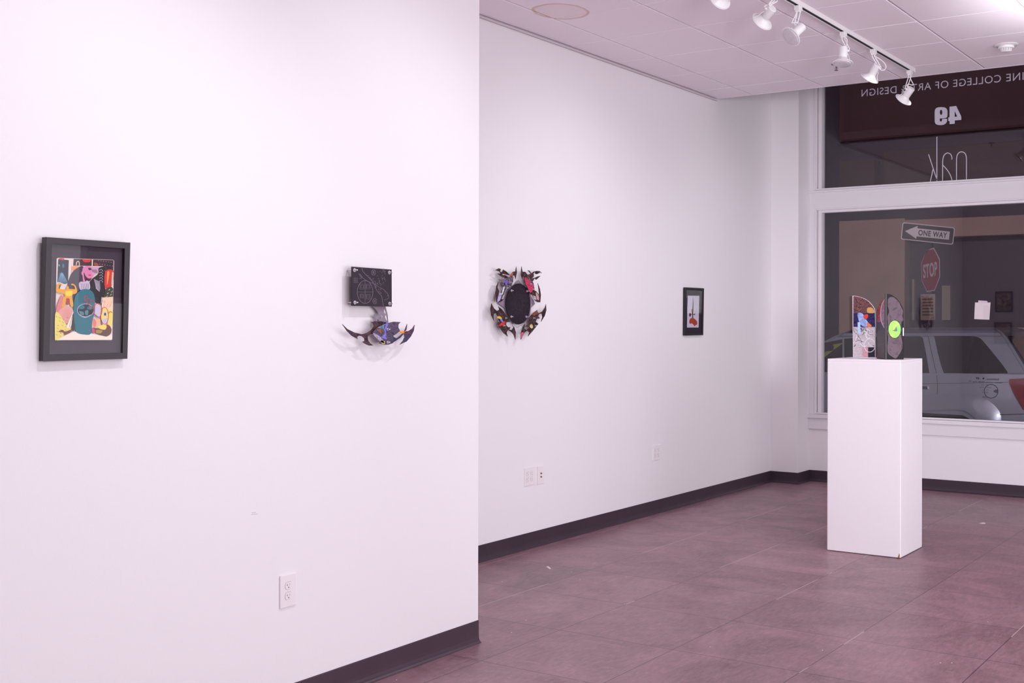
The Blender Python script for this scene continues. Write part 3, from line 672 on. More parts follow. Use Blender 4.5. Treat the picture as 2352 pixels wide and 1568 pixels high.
ink4(sm2([(460, 985), (490, 946), (540, 938), (590, 972), (636, 1020), (642, 1090), (600, 1118), (575, 1138), (550, 1100), (510, 1070), (468, 1080), (450, 1040)]), collage('red_mass', [(0.3, (70, 20, 30)), (.47, (170, 40, 40)), (.56, (214, 110, 60)), (.68, (110, 26, 50))], 130, 2, .4), .0017)

# ------------------------------------------------------------------ bolted plate sculpture on the foreground wall
c2 = crop(760, 580, 6.03)
DARKPL = mat('etched_black', (40, 28, 42), .45, var=.1, vscale=20)
ETCH = mat('etched_line', (120, 104, 122), .6)
o2 = tuple(NW.at(845, 700))
s2 = thing('winged_plate_sculpture', 'black square plate on bolts above an iridescent winged blade shape', 'sculpture', o2)
DP = .038
plate = sheet('plate', NW, c2, [[(290, 194), (842, 234), (844, 748), (291, 736)]], DP, .004, DARKPL, s2)
def bolt(pl, cr, x, y, d, parent, L=.020, r=.0075, back=None):
    P = pl.at(*cr(x, y), d); n = pl.n
    bm = BM(); back = d if back is None else back
    lathe(bm, P-n*(back+.0008), n, [(0, .003), (back, .003), (back+.0006, r), (back+.0026, r*1.02), (back+.003, r*.6), (back+.003, .0052), (back+.007, .005), (back+.0072, .003), (back+L, .0028), (back+L+.001, .0015)], 16)
    link('bolt', bm, STEELW, parent, True)
for q in ((325, 242), (808, 276), (330, 690), (812, 706)): bolt(NW, c2, *q, DP, s2, L=.018)
bm = BM(); E_ = lambda pts, w=5: prism(bm, [NW.at(*c2(*q), DP+.0004) for q in strip(pts, w)], (-.0003, 0, 0))
E_(ell(474, 545, 108, 158, 40)+[ell(474, 545, 108, 158, 40)[0]], 6)
for (x, y, s) in ((432, 470, 1), (515, 470, 1), (515, 610, 1), (430, 600, .8)):
    for k in (1, .55): E_([(x-30*s*k, y-34*s*k), (x+30*s*k, y-34*s*k), (x+30*s*k, y+34*s*k), (x-30*s*k, y+34*s*k), (x-30*s*k, y-34*s*k)], 4)
E_([(474, 388), (474, 702)], 4); E_([(370, 545), (582, 545)], 4)
for (x, y) in ((592, 276), (608, 672)):
    E_(ell(x, y, 28, 38, 20), 5)
    for a in (0, 1.05, 2.1): E_([(x-24*math.cos(a), y-32*math.sin(a)), (x+24*math.cos(a), y+32*math.sin(a))], 4)
E_(sm_open([(428, 210), (445, 260), (500, 320), (560, 380), (600, 440), (640, 530), (700, 600), (715, 680), (728, 740)]), 6)
E_(sm_open([(390, 300), (440, 350), (520, 400), (590, 430), (660, 470), (740, 520), (790, 580), (800, 630), (735, 655)]), 5)
for k in range(60):
    t = k/60
    if k % 2: x, y = 500+300*t*random.uniform(.6, 1), 300+280*t
    else: x, y = random.uniform(640, 770), random.uniform(240, 440)
    a = random.uniform(0, 6.28); l = random.uniform(8, 22)
    E_([(x, y), (x+l*math.cos(a), y+l*math.sin(a)), (x+l*math.cos(a+.9), y+l*1.4*math.sin(a+.6))], 4)
for k in range(6): E_([(315, 350+k*13), (375, 352+k*13)], 3)
for k in range(8): E_([(385+(k*13) % 40, 290+k*9), (410+(k*7) % 30, 300+k*9)], 4)
link('engraving', bm, ETCH, s2).parent = plate
CLR = mat('smoky_acrylic', (150, 134, 150), .2, coat=.4)
neck = [(572, 738), (756, 742), (772, 800), (788, 860), (797, 970), (768, 968), (700, 960), (620, 950), (612, 900), (603, 850), (640, 880), (662, 862), (650, 820), (620, 780)]
sheet('neck', NW, c2, [neck, sm2([(740, 780), (756, 800), (766, 846), (748, 840), (738, 810)]), sm2([(692, 860), (712, 850), (736, 880), (722, 905), (698, 885)]), sm2([(655, 895), (680, 888), (690, 906), (670, 922)]), sm2([(750, 880), (772, 870), (784, 940), (768, 936)]), sm2([(640, 925), (665, 930), (668, 942), (644, 944)])], .022, .003, CLR, s2)
WNG = collage('wing_print', [(0.3, (34, 22, 34)), (.46, (60, 40, 52)), (.54, (92, 66, 62)), (.6, (50, 38, 84)), (.72, (60, 40, 48))], 22, 1.5, .22)
left = [(160, 990), (230, 1058), (330, 1106), (430, 1130), (500, 1112), (560, 1070), (600, 1020), (590, 985), (556, 965), (610, 950), (700, 950), (790, 975), (720, 1000), (650, 1050), (600, 1100), (580, 1126), (540, 1132), (510, 1160), (516, 1210), (545, 1255), (592, 1285), (530, 1286), (480, 1265), (438, 1236), (470, 1222), (466, 1185), (430, 1155), (385, 1150), (364, 1170), (372, 1197), (290, 1150), (230, 1090)]
sheet('wing', NW, c2, [left], .045, .003, WNG, s2)
body = [(576, 1106), (640, 1040), (740, 985), (795, 974), (870, 956), (968, 962), (938, 990), (936, 1040), (962, 1082), (900, 1130), (850, 1160), (820, 1190), (830, 1240), (868, 1250), (800, 1274), (740, 1276), (668, 1256), (690, 1235), (640, 1190), (598, 1150)]
BDY = collage('scale_print', [(0.3, (40, 30, 48)), (.45, (74, 60, 84)), (.52, (134, 120, 140)), (.56, (60, 46, 72)), (.7, (100, 84, 110))], 70, 4, .2)
bd = sheet('wing', NW, c2, [body], .052, .003, BDY, s2)
right = [(820, 1190), (858, 1150), (880, 1170), (912, 1186), (960, 1150), (1008, 1108), (1030, 1060), (1058, 988), (1050, 1060), (1032, 1090), (1080, 1084), (1130, 1050), (1162, 1000), (1150, 1080), (1110, 1160), (1050, 1230), (955, 1272), (1000, 1222), (1022, 1170), (1014, 1120), (960, 1182), (900, 1222), (850, 1252), (828, 1240)]
sheet('wing', NW, c2, [right], .048, .003, collage('claw_print', [(0.3, (70, 50, 62)), (.45, (110, 76, 76)), (.55, (62, 52, 96)), (.62, (74, 96, 100)), (.74, (88, 60, 70))], 20, 1.5, .2), s2)
for pts, c, nm in (([(640, 1042), (700, 1010), (756, 990), (745, 1040), (730, 1062), (690, 1046)], (120, 140, 156), 'foil_grey'), ([(756, 985), (800, 975), (770, 1060), (764, 1140), (770, 1200), (700, 1170), (745, 1120), (735, 1060)], (132, 124, 214), 'foil_blue'),
                   ([(585, 1110), (650, 1140), (700, 1180), (740, 1250), (700, 1240), (640, 1190), (600, 1150)], (176, 166, 190), 'foil_silver'), ([(690, 1220), (745, 1225), (745, 1268), (710, 1262)], (196, 180, 120), 'foil_gold'), ([(640, 1060), (700, 1060), (722, 1092), (700, 1118), (660, 1096)], (140, 98, 76), 'foil_copper')):
    o = sheet('foil', NW, c2, [sm2(pts)], .0528+_k[0]*0+.0004, .0006, collage(nm, [(.3, tuple(int(v*.6) for v in c)), (.5, c), (.7, tuple(min(255, int(v*1.15)) for v in c))], 60, 3, .15), s2); o.parent = bd
o = sheet('foil', NW, c2, [[(948, 1078), (1034, 1088), (1002, 1122), (966, 1110)]], .0535, .001, collage('foil_orange', [(.3, (200, 60, 40)), (.5, (244, 140, 70)), (.6, (240, 210, 80)), (.7, (220, 70, 60))], 90, 1, .2), s2)
for q in ((775, 1062), (775, 1240)): bolt(NW, c2, *q, .0532, s2, L=.017, r=.004, back=.053)

# ------------------------------------------------------------------ oval sculpture on the far left wall
c3 = crop(1100, 590, 7.128)
s3 = thing('oval_shield_sculpture', 'black oval plate ringed by four spiky collage blades on the far wall', 'sculpture', tuple(FWL.at(1190, 697)))
sheet('back_plate', FWL, c3, [[(650, 378), (700, 440), (800, 520), (852, 640), (920, 768), (856, 830), (836, 950), (745, 1080), (635, 1158), (560, 1090), (470, 970), (430, 840), (300, 745), (430, 680), (480, 520), (590, 440)],
      ell(870, 770, 16, 22, 10), ell(555, 1090, 8, 12, 8)], .018, .003, mat('grey_acrylic', (150, 132, 152), .25), s3)
op = sheet('oval_plate', FWL, c3, [ell(648, 768, 197, 335, 56)], .036, .004, mat('oval_black', (30, 18, 32), .4, var=.2, vscale=60), s3)
bm = BM(); E3 = lambda pts, w=6: prism(bm, [FWL.at(*c3(*q), .0365) for q in strip(pts, w)], (-.0003, 0, 0))
E3(ell(655, 768, 58, 98, 30)+[ell(655, 768, 58, 98, 30)[0]], 8)
for k in range(220):
    a = random.uniform(0, 6.28); r = random.uniform(.38, .95); x, y = 648+180*r*math.cos(a), 768+315*r*math.sin(a); b_ = random.uniform(0, 6.28); l = random.uniform(10, 26)
    E3([(x, y), (x+l*math.cos(b_), y+l*math.sin(b_)), (x+l*.8*math.cos(b_+1), y+l*.8*math.sin(b_+1))], 4)
for k in range(5): E3([(622, 720+k*24), (688, 722+k*24)], 4)
link('engraving', bm, mat('etched_line_dark', (62, 48, 64), .6), s3).parent = op
for q in ((533, 550), (788, 558), (528, 976), (774, 978)): bolt(FWL, c3, *q, .036, s3, L=.016, r=.0075)
B1 = collage('blade_print', [(.3, (26, 16, 24)), (.48, (58, 36, 40)), (.56, (96, 66, 62)), (.64, (40, 26, 40)), (.75, (120, 100, 120))], 26, 2, .22)
TL = [(274, 214), (330, 184), (362, 200), (346, 236), (378, 250), (398, 205), (452, 238), (515, 300), (560, 240), (598, 236), (612, 158), (624, 250), (600, 364), (592, 305), (566, 330), (560, 400), (525, 500), (500, 490), (420, 600), (380, 645), (428, 500), (378, 470), (325, 362), (380, 402), (384, 330), (300, 268), (370, 272), (470, 350), (476, 325), (430, 292), (400, 300), (352, 262), (336, 236)]
TLb = [(326, 398), (306, 500), (334, 560), (318, 640), (300, 692), (352, 600), (404, 490), (430, 492), (402, 610), (372, 690), (412, 690), (352, 742), (290, 736), (270, 600), (286, 480)]
TR = [(698, 155), (716, 240), (762, 244), (800, 292), (850, 272), (800, 215), (830, 225), (862, 268), (900, 240), (950, 228), (1000, 230), (1036, 266), (990, 262), (950, 282), (925, 275), (920, 242), (894, 268), (902, 312), (872, 350), (920, 340), (960, 318), (1012, 308), (975, 342), (940, 372), (912, 352), (882, 402), (852, 382), (830, 330), (806, 312), (822, 400), (880, 470), (912, 540), (882, 592), (850, 612), (790, 510), (750, 400), (740, 330), (722, 312), (710, 364), (688, 280)]
TRb = [(965, 428), (1000, 520), (1016, 620), (1006, 742), (960, 740), (904, 694), (950, 702), (932, 640), (850, 610), (900, 540), (940, 562), (990, 620), (976, 500)]
BL = [(207, 758), (250, 842), (300, 886), (336, 860), (320, 808), (370, 850), (430, 920), (480, 1000), (512, 1062), (450, 1070), (446, 1110), (480, 1150), (518, 1150), (500, 1186), (540, 1196), (570, 1150), (544, 1108), (580, 1150), (606, 1230), (598, 1352), (570, 1270), (530, 1226), (480, 1196), (456, 1230), (472, 1302), (400, 1240), (330, 1140), (308, 1060), (345, 1075), (320, 1005), (280, 918), (246, 930), (240, 980), (250, 1052), (205, 950), (189, 850)]
BR = [(1100, 773), (1106, 870), (1080, 960), (1018, 1062), (1042, 980), (1030, 930), (990, 930), (970, 970), (1004, 1006), (950, 1010), (930, 1060), (976, 1094), (900, 1190), (806, 1300), (826, 1236), (790, 1200), (745, 1240), (720, 1290), (688, 1354), (690, 1240), (720, 1150), (752, 1092), (745, 1170), (780, 1198), (830, 1150), (758, 1130), (820, 1110), (815, 1040), (850, 960), (900, 910), (955, 866), (960, 905), (985, 920), (1040, 890), (1080, 830)]
TLc = [(382, 405), (430, 335), (500, 328), (560, 300), (562, 400), (524, 500), (490, 540), (462, 500), (430, 560), (400, 625), (375, 640), (428, 500), (385, 470)]
TRc = [(738, 325), (800, 292), (850, 350), (895, 430), (914, 540), (852, 612), (790, 510)]
B2 = collage('blade_print_grey', [(.3, (40, 28, 38)), (.48, (92, 76, 88)), (.56, (150, 136, 150)), (.64, (60, 44, 60)), (.75, (40, 28, 44))], 40, 3, .22)
for k, P in enumerate((TLc, TRc)): sheet('blade', FWL, c3, [P], .0452+k*.0002, .003, B2, s3)
bl = [sheet('blade', FWL, c3, [P], .046+k*.0006, .003, B1, s3) for k, P in enumerate((TL, TLb, TR, TRb, BL, BR))]
def foil3(pts, c, i):
    o = sheet('foil', FWL, c3, [sm2(pts)], .0505+i*.0002, .0006, collage('blade_foil_%d' % i, [(.3, tuple(int(v*.45) for v in c)), (.48, c), (.56, tuple(min(255, int(v*1.2)) for v in c)), (.7, tuple(int(v*.6) for v in c))], 75, 3, .25), s3)
foil3([(748, 330), (800, 360), (850, 410), (890, 480), (892, 530), (858, 580), (830, 570), (795, 500), (760, 420)], (196, 60, 96), 0)
foil3([(420, 400), (470, 380), (466, 440), (448, 470)], (120, 96, 200), 1); foil3([(520, 290), (570, 250), (552, 300), (505, 325)], (190, 90, 80), 2)
foil3([(402, 490), (424, 496), (398, 590), (368, 620)], (222, 214, 226), 3); foil3([(330, 600), (372, 600), (350, 700), (300, 730)], (186, 176, 220), 4)
foil3([(290, 980), (350, 970), (380, 1020), (330, 1010)], (232, 190, 70), 5); foil3([(390, 1062), (424, 1050), (430, 1090), (400, 1110), (340, 1130), (330, 1110)], (226, 56, 50), 6)
foil3([(340, 1010), (385, 1030), (405, 1070), (370, 1060)], (130, 120, 206), 7); foil3([(830, 1120), (870, 1100), (885, 1150), (855, 1170)], (222, 196, 130), 8)
foil3([(695, 1240), (735, 1240), (715, 1290), (692, 1330)], (222, 96, 120), 9); foil3([(930, 580), (975, 620), (985, 700), (950, 690)], (196, 150, 150), 10); foil3([(880, 920), (950, 880), (965, 930), (880, 960)], (130, 76, 60), 11)
foil3([(1000, 240), (1025, 248), (1020, 262), (995, 258)], (160, 150, 170), 12); foil3([(375, 360), (430, 372), (415, 420), (385, 420)], (126, 108, 130), 13)
for q in ((500, 412), (450, 508), (840, 440), (880, 530), (430, 1000), (400, 1122), (890, 1000), (920, 1124)): bolt(FWL, c3, *q, .0515, s3, L=.016, r=.0035, back=.051)

# ------------------------------------------------------------------ small pictures on the hidden end of the projecting wall (mirrored in the window)
for (xa, xb, za, zb_, lab) in ((-4.03, -3.80, 1.62, 1.90, 'small dark framed picture, upper of two seen mirrored in the window'), (-4.04, -3.81, 1.19, 1.48, 'small dark framed picture, lower of two seen mirrored in the window')):
    r = thing('small_framed_picture', lab, 'picture', ((xa+xb)/2, NEND, za), 'small pictures on the end wall')
    bm = BM()
    for a, b in (((xa, za), (xa+.02, zb_)), ((xb-.02, za), (xb, zb_)), ((xa+.02, za), (xb-.02, za+.02)), ((xa+.02, zb_-.02), (xb-.02, zb_))): box(bm, (a[0], NEND+.001, a[1]), (b[0], NEND+.022, b[1]), .001, 0, 1)
    link('frame', bm, BLACKF2, r)
    bm = BM(); box(bm, (xa+.02, NEND+.004, za+.02), (xb-.02, NEND+.008, zb_-.02)); link('print', bm, collage('dark_print', [(.3, (60, 46, 50)), (.5, (170, 140, 105)), (.6, (215, 190, 170)), (.75, (70, 54, 60))], 12, 1), r)

# ------------------------------------------------------------------ outlets
def plate_outlet(X, yc, zc, w, h, gangs, kind, lab, grp=None):
    o = thing('wall_outlet' if kind == 'duplex' else 'cable_plate', lab, 'outlet', (X, yc, zc), grp)
    bm = BM(); box(bm, (X, yc-w/2, zc-h/2), (X+.0058, yc+w/2, zc+h/2), .0028, 0, 2); cover = link('cover_plate', bm, PLASTIC, o)
    for g in gangs:
        if kind == 'duplex':
            for s in (-1, 1):
                cz = zc+s*.0195; cy = yc+g; bm = BM()
                pts = []
                for k in range(32):
                    a = 2*math.pi*k/32; y, z = .0172*math.cos(a), .0172*math.sin(a); z = max(-.0135, min(.0135, z)); pts.append((X+.0050, cy+y, cz+z))
                prism(bm, pts, (.0021, 0, 0)); r = link('receptacle', bm, PLASTIC, o)
                bm = BM(); n = len(pts)
                for k in range(n):
                    a, b = Vector(pts[k]), Vector(pts[(k+1) % n]); m = (a+b)/2; 
                    ctr = Vector((a.x, cy, cz)); prism(bm, [a+Vector((.0009, 0, 0)), b+Vector((.0009, 0, 0)), ctr+(b-ctr)*1.055+Vector((.0009, 0, 0)), ctr+(a-ctr)*1.055+Vector((.0009, 0, 0))], (.00005, 0, 0))
                link('gap', bm, mat('socket_gap', (140, 122, 130), .6), r)
                bm = BM(); f = X+.0072
                box(bm, (f-.0005, cy-.0072, cz-.0005), (f, cy-.0056, cz+.0072)); box(bm, (f-.0005, cy-.0095, cz+.0018), (f, cy-.0060, cz+.0036)); box(bm, (f-.0005, cy+.0058, cz+.0005), (f, cy+.0072, cz+.0068))
                lathe(bm, (f-.0005, cy, cz-.0068), (1, 0, 0), [(0, .0024), (.0005, .0024)], 10)
                link('slots', bm, SLOT, r)
            bm = BM(); lathe(bm, (X+.005, yc+g, zc), (1, 0, 0), [(0, .003), (.0015, .003), (.002, .002)], 12); link('screw', bm, PLASTIC, o)
        else:
            for s in (-1, 1):
                bm = BM(); lathe(bm, (X+.005, yc+g, zc+s*.0115), (1, 0, 0), [(0, .0058), (.002, .0058), (.002, .0045), (.009, .0045), (.009, .002), (.0095, .002)], 12); j = link('jack', bm, mat('brass', (150, 120, 70), .35, metal=.8), o)
                bm = BM(); lathe(bm, (X+.0138, yc+g, zc+s*.0115), (1, 0, 0), [(0, .0036), (.001, .0036)], 10); link('jack_hole', bm, SLOT, j)
p = NW.at(660, 1355.5); plate_outlet(NEAR, p.y, p.z, .081, .124, (0,), 'duplex', 'white double outlet low on the bright foreground wall')
p = FWL.at(1215.5, 1093.5); plate_outlet(FAR, p.y, p.z, .118, .118, (-.023, .023), 'duplex', 'white four socket outlet on the far wall below the oval sculpture')
p = FWL.at(1240.5, 1090.5); plate_outlet(FAR, p.y, p.z, .074, .118, (0,), 'cable', 'narrow white plate with two cable jacks beside the four socket outlet')
p = FWL.at(1507.5, 1039); plate_outlet(FAR, p.y, p.z, .118, .118, (-.023, .023), 'duplex', 'white four socket outlet on the far wall below the sword picture')

# ------------------------------------------------------------------ track lighting
TX = -2.705; TEND = hit(2097, 166, 0, TX).y
tr = thing('lighting_track', 'long white lighting track fixed to the tiled ceiling', 'track', (TX, 6, CEIL))
TH = .028
bm = BM(); prism(bm, [(TX-.018, 1.0, CEIL), (TX+.018, 1.0, CEIL), (TX+.018, 1.0, CEIL-TH), (TX+.013, 1.0, CEIL-TH), (TX+.013, 1.0, CEIL-.016), (TX-.013, 1.0, CEIL-.016), (TX-.013, 1.0, CEIL-TH), (TX-.018, 1.0, CEIL-TH)], (0, TEND-1.0, 0))
link('rail', bm, LAMPW, tr)
bm = BM(); box(bm, (TX-.0128, 1.0, CEIL-TH+.004), (TX+.0128, TEND-.03, CEIL-.016)); link('slot', bm, mat('slot_black', (26, 16, 24), .7), tr)
bm = BM(); box(bm, (TX-.0195, TEND-.03, CEIL-TH-.001), (TX+.0195, TEND+.002, CEIL-.0002), .002); link('end_cap', bm, LAMPW, tr)
BULB = collage('bulb_face', [(.3, (206, 194, 204)), (.5, (222, 212, 220)), (.7, (190, 178, 190))], 160, 1, .15)
def solve_dir(P, px, L, away):
    """direction of length L from P so that its tip is seen at px"""
    d = ray(*px).normalized(); oc = EYE-P
    b = oc.dot(d); c = oc.dot(oc)-L*L; disc = b*b-c
    t = -b+(math.sqrt(disc) if away else -math.sqrt(disc)) if disc > 0 else -b
    return ((EYE+d*t)-P).normalized()
def lamp(adp, top, rim, away, lab, cord, knob=1):
    P = hit(adp[0], adp[1], 0, TX); P = Vector((TX, P.y, CEIL-TH))
    pz = proj(P); 
    T = Vector((TX+.0, P.y, 0)); T = hit(top[0], top[1], 1, P.y) if False else None
    # head pivot: below the adapter, at the pixel height measured, allowed to swing a little in depth-preserving plane
    dpt = pz[2]; r = ray(*top); Tp = EYE+r*dpt
    d = solve_dir(Tp, rim, .114, away)
    root = thing('track_spotlight', lab, 'spotlight', tuple(P), 'spotlights on the ceiling track')
    bm = BM(); box(bm, (TX-.0165, P.y-.03, CEIL-TH-.026), (TX+.0165, P.y+.022, CEIL-TH+.001), .003); box(bm, (TX-.013, P.y-.018, CEIL-TH-.036), (TX+.013, P.y+.012, CEIL-TH-.024), .002); link('adapter', bm, LAMPW, root)
    x, y, z = frame_axes(d)
    hd = BM(); lathe(hd, Tp, d, [(0, .001), (0, .024), (.003, .0275), (.07, .0285), (.073, .0265), (.074, .0265)], 32, False); head = link('socket', hd, LAMPW, root, True)
    bm = BM(); lathe(bm, Tp+d*.072, d, [(0, .020), (0, .0275), (.006, .029), (.018, .040), (.028, .052), (.034, .058), (.034, .055)], 36, False); link('reflector', bm, LAMPW, root, True)
    bm = BM(); lathe(bm, Tp+d*.1055, d, [(0, .055), (-.0015, .064), (.0025, .066), (.0045, .064), (.0045, .055), (.001, .054)], 36, False); link('rim', bm, LAMPW, root, True)
    bm = BM(); lathe(bm, Tp+d*.108, d, [(0, .0545), (.008, .0535), (.011, .046), (.012, .030), (.0125, .001)], 32, True); link('bulb', bm, BULB, root, True)
    # pivot knob and the two rods of the yoke
    A = P+Vector((0, -.003, -.034)); side = (RT*-1 if knob < 0 else RT)
    side = (side-d*side.dot(d)).normalized(); K = Tp+d*.022+side*.031
    bm = BM(); lathe(bm, K-side*.006, side, [(0, .010), (.004, .010), (.006, .008), (.012, .0078), (.013, .006)], 16); link('knob', bm, LAMPW, root, True)
    for s in (-1, 1):
        bm = BM(); o = RT*.0085*s; tube(bm, [A+o, A+o*1.05+Vector((0, 0, -.012)), K+o*1.0+Vector((0, 0, .012)), K+o*.7], .0036, 8); link('rod', bm, LAMPW, root, True)
    bm = BM(); pts = [EYE+ray(*q)*(dpt-.01) for q in cord]; tube(bm, smooth_path(pts), .0032, 8); link('cord', bm, LAMPW, root, True)
    bm = BM(); tube(bm, smooth_path([Tp+d*.04+side*.026, Tp+d*.055+side*.037, Tp+d*.075+side*.040, Tp+d*.10+side*.058], 4), .0022, 6); link('clip', bm, LAMPW, root, True)
def X4(x, y): return (1890+x/8.7125, 70+y/8.7125)
def X3(x, y): return (1720+x/13.065, y/13.065)
lamp((1700, -55), (1678, -30), (1652, 0), True, 'white track spotlight cut off by the top of the photo, leftmost', [(1696, -50), (1685, -45), (1680, -32)])
lamp((1782, -9), X3(715, 235), X3(375, 670), True, 'second white track spotlight from the left, aimed at the wall', [(1778, -4), (1770, 4), (1766, 10), X3(640, 200)], -1)
lamp(X3(1490, 175), X3(1610, 790), X3(1240, 1120), False, 'white track spotlight turned towards the room showing its bulb face', [X3(1455, 330), X3(1380, 500), X3(1300, 660), X3(1310, 690), X3(1420, 680), X3(1560, 760)], -1)
lamp(X4(415, 60), X4(412, 335), X4(395, 672), False, 'white track spotlight pointing straight down above the sprinkler', [X4(430, 140), X4(478, 170), X4(480, 260), X4(465, 335)])
lamp(X4(1015, 420), X4(1090, 680), X4(925, 975), True, 'white track spotlight with looping cord, second from the window end', [X4(1020, 510), X4(1120, 560), X4(1220, 640), X4(1262, 720), X4(1240, 780), X4(1190, 796), X4(1140, 770), X4(1110, 720)])
lamp(X4(1740, 860), X4(1775, 1150), X4(1600, 1400), True, 'white track spotlight at the window end of the track over dark glass', [X4(1735, 930), X4(1780, 1020), X4(1810, 1080), X4(1770, 1090), X4(1715, 1070), X4(1680, 1110), X4(1740, 1150)], -1)

# sprinkler and smoke detector, speck on the ceiling
P = hit(*X4(235, 690), 2, CEIL)
P = hit(1921, 147, 2, CEIL)
spk = thing('fire_sprinkler', 'small metal sprinkler head hanging from the ceiling tiles', 'sprinkler', tuple(P))
bm = BM(); lathe(bm, P, (0, 0, -1), [(0, .038), (.004, .036), (.007, .022), (.008, .008)], 24); link('escutcheon', bm, mat('sprinkler_grey', (110, 98, 104), .4, metal=.5), spk, True)
bm = BM(); lathe(bm, P, (0, 0, -1), [(.006, .006), (.026, .006), (.028, .0035), (.046, .003)], 12); tube(bm, [P+Vector((-.008, 0, -.026)), P+Vector((-.011, 0, -.036)), P+Vector((-.003, 0, -.046))], .0016, 6); tube(bm, [P+Vector((.008, 0, -.026)), P+Vector((.011, 0, -.036)), P+Vector((.003, 0, -.046))], .0016, 6); link('head', bm, mat('sprinkler_metal', (120, 100, 104), .35, metal=.8), spk, True)
bm = BM(); lathe(bm, P-Vector((0, 0, .046)), (0, 0, -1), [(0, .014), (.0015, .014), (.002, .004)], 20); link('deflector', bm, mat('sprinkler_metal', (120, 100, 104), .35, metal=.8), spk)
P = hit(2311, 103, 2, CEIL)
sd = thing('smoke_detector', 'round white smoke detector on the ceiling near the window', 'smoke detector', tuple(P))
bm = BM(); lathe(bm, P, (0, 0, -1), [(0, .078), (.004, .080), (.008, .074), (.009, .050)], 40); link('base', bm, LAMPW, sd, True)
bm = BM(); lathe(bm, P, (0, 0, -1), [(.008, .050), (.012, .053), (.024, .052), (.028, .046), (.029, .034)], 40); link('housing', bm, LAMPW, sd, True)
bm = BM()
for k in range(16):
    a = 2*math.pi*k/16; q = P+Vector((math.cos(a)*.036, math.sin(a)*.036, -.036)); w = Vector((-math.sin(a), math.cos(a), 0))*.0045; rr = Vector((math.cos(a), math.sin(a), 0))*.002
    prism(bm, [q-w-rr+Vector((0, 0, .009)), q+w-rr+Vector((0, 0, .009)), q+w-rr*3+Vector((0, 0, -.010)), q-w-rr*3+Vector((0, 0, -.010))], rr*2)
link('vent_fins', bm, LAMPW, sd)
bm = BM(); lathe(bm, P, (0, 0, -1), [(.027, .027), (.045, .026)], 24); link('core', bm, mat('detector_core', (150, 134, 144), .6), sd)
bm = BM(); lathe(bm, P, (0, 0, -1), [(.044, .030), (.047, .031), (.049, .027)], 32); link('cap', bm, LAMPW, sd, True)

# ------------------------------------------------------------------ scraps and crumbs on the floor
def scrap(pts, lab, name='paper_scrap', grp='scraps on the floor'):
    P = [hit(x, y, 2, .0) for x, y in pts]; bm = BM()
    a = [bm.verts.new(p+Vector((0, 0, .0012))) for p in P]; c = sum((p for p in P), Vector())/len(P)
    t = bm.verts.new(c+Vector((0, 0, .007)))
    for i in range(len(a)): bm.faces.new((a[i], a[(i+1) % len(a)], t))
    bm.faces.new(a[::-1]); tag(link(name, bm, mat('scrap_white', (232, 224, 226), .7)), lab, 'scrap', grp)
scrap([(1254, 1302), (1259, 1300), (1266, 1306), (1262, 1307)], 'white paper scrap on the floor near the end of the foreground wall')
scrap([(2248, 1202), (2258, 1199.5), (2264, 1201), (2263, 1203), (2256, 1203)], 'thin white scrap on the floor right of the pedestal')
for (x, y) in ((1153, 1335.5), (1332, 1331), (1313, 1313), (1438, 1324), (1434.5, 1387), (1889, 1493), (2269, 1428), (2186, 1522), (2160, 1522), (1631, 1485), (1208, 1424), (911, 1561), (1175, 1452)):
    P = hit(x, y, 2, 0); bm = BM(); bmesh.ops.create_icosphere(bm, subdivisions=1, radius=.0032)
    for v in bm.verts: v.co = Vector((v.co.x*random.uniform(.7, 1.3), v.co.y*random.uniform(.7, 1.3), max(0, v.co.z*.6)))+P
    tag(link('crumb', bm, mat('scrap_white', (232, 224, 226), .7)), 'tiny white crumb lying on the mauve floor', 'crumb', 'crumbs on the floor')

# ------------------------------------------------------------------ street outside
bm = BM(); box(bm, (-30, 12.4, ROAD-.1), (30, 24.2, ROAD)); struct(link('street', bm, mat('asphalt', (70, 66, 70), .85, bump=.4, bscale=60, var=.15)), 'dark asphalt street outside', 'street')
bm = BM(); box(bm, (-30, WIN+.14, -.4), (30, 12.4, -.2)); box(bm, (-30, 24.2, -.45), (30, 25.2, -.2)); struct(link('sidewalk', bm, mat('concrete', (120, 112, 116), .85, var=.1)), 'concrete sidewalk outside', 'sidewalk')
# building opposite
FY = 25.0
bl_ = thing('building_opposite', 'beige building with dark recesses across the street, seen through the window', 'building', (-8, FY, ROAD))
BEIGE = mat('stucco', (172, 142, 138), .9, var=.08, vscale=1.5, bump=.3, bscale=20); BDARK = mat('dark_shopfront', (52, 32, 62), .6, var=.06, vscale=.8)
FP = Pl((0, FY, 0), (0, -1, 0)); g = lambda x, y: FP.at(x, y)
bm = BM(); box(bm, (-30, FY+.35, ROAD), (20, FY+6, 11)); link('wall', bm, BDARK, bl_)
def fbox(x0, z0, x1, z1, m, nm, d=.35): 
    bm = BM(); box(bm, (x0, FY+.35-d, z0), (x1, FY+.36, z1), .01); link(nm, bm, m, bl_)
xa, xb = g(1927, 600).x, g(2078, 600).x
fbox(xa, ROAD, xb, g(1927, 508).z, BEIGE, 'facade_panel'); fbox(xb, g(2200, 543).z, 18, g(2200, 500).z, BEIGE, 'facade_panel')
zt5 = g(2008, 349).z; zs5 = g(1960, 368).z
BE2 = mat('stucco_dimmed', (74, 54, 58), .9, var=.08, vscale=1.5)  # beige stucco again, the dimmer light up here put into its colour
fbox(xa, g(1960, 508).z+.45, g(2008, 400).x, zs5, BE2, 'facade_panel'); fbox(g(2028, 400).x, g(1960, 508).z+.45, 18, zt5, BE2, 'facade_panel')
fbox(xa, g(1960, 324).z, 18, 11, mat('stucco_unlit', (84, 54, 62), .9, var=.08, vscale=1.5), 'facade_panel')  # upper beige wall, its unlit tone painted in as dark brown
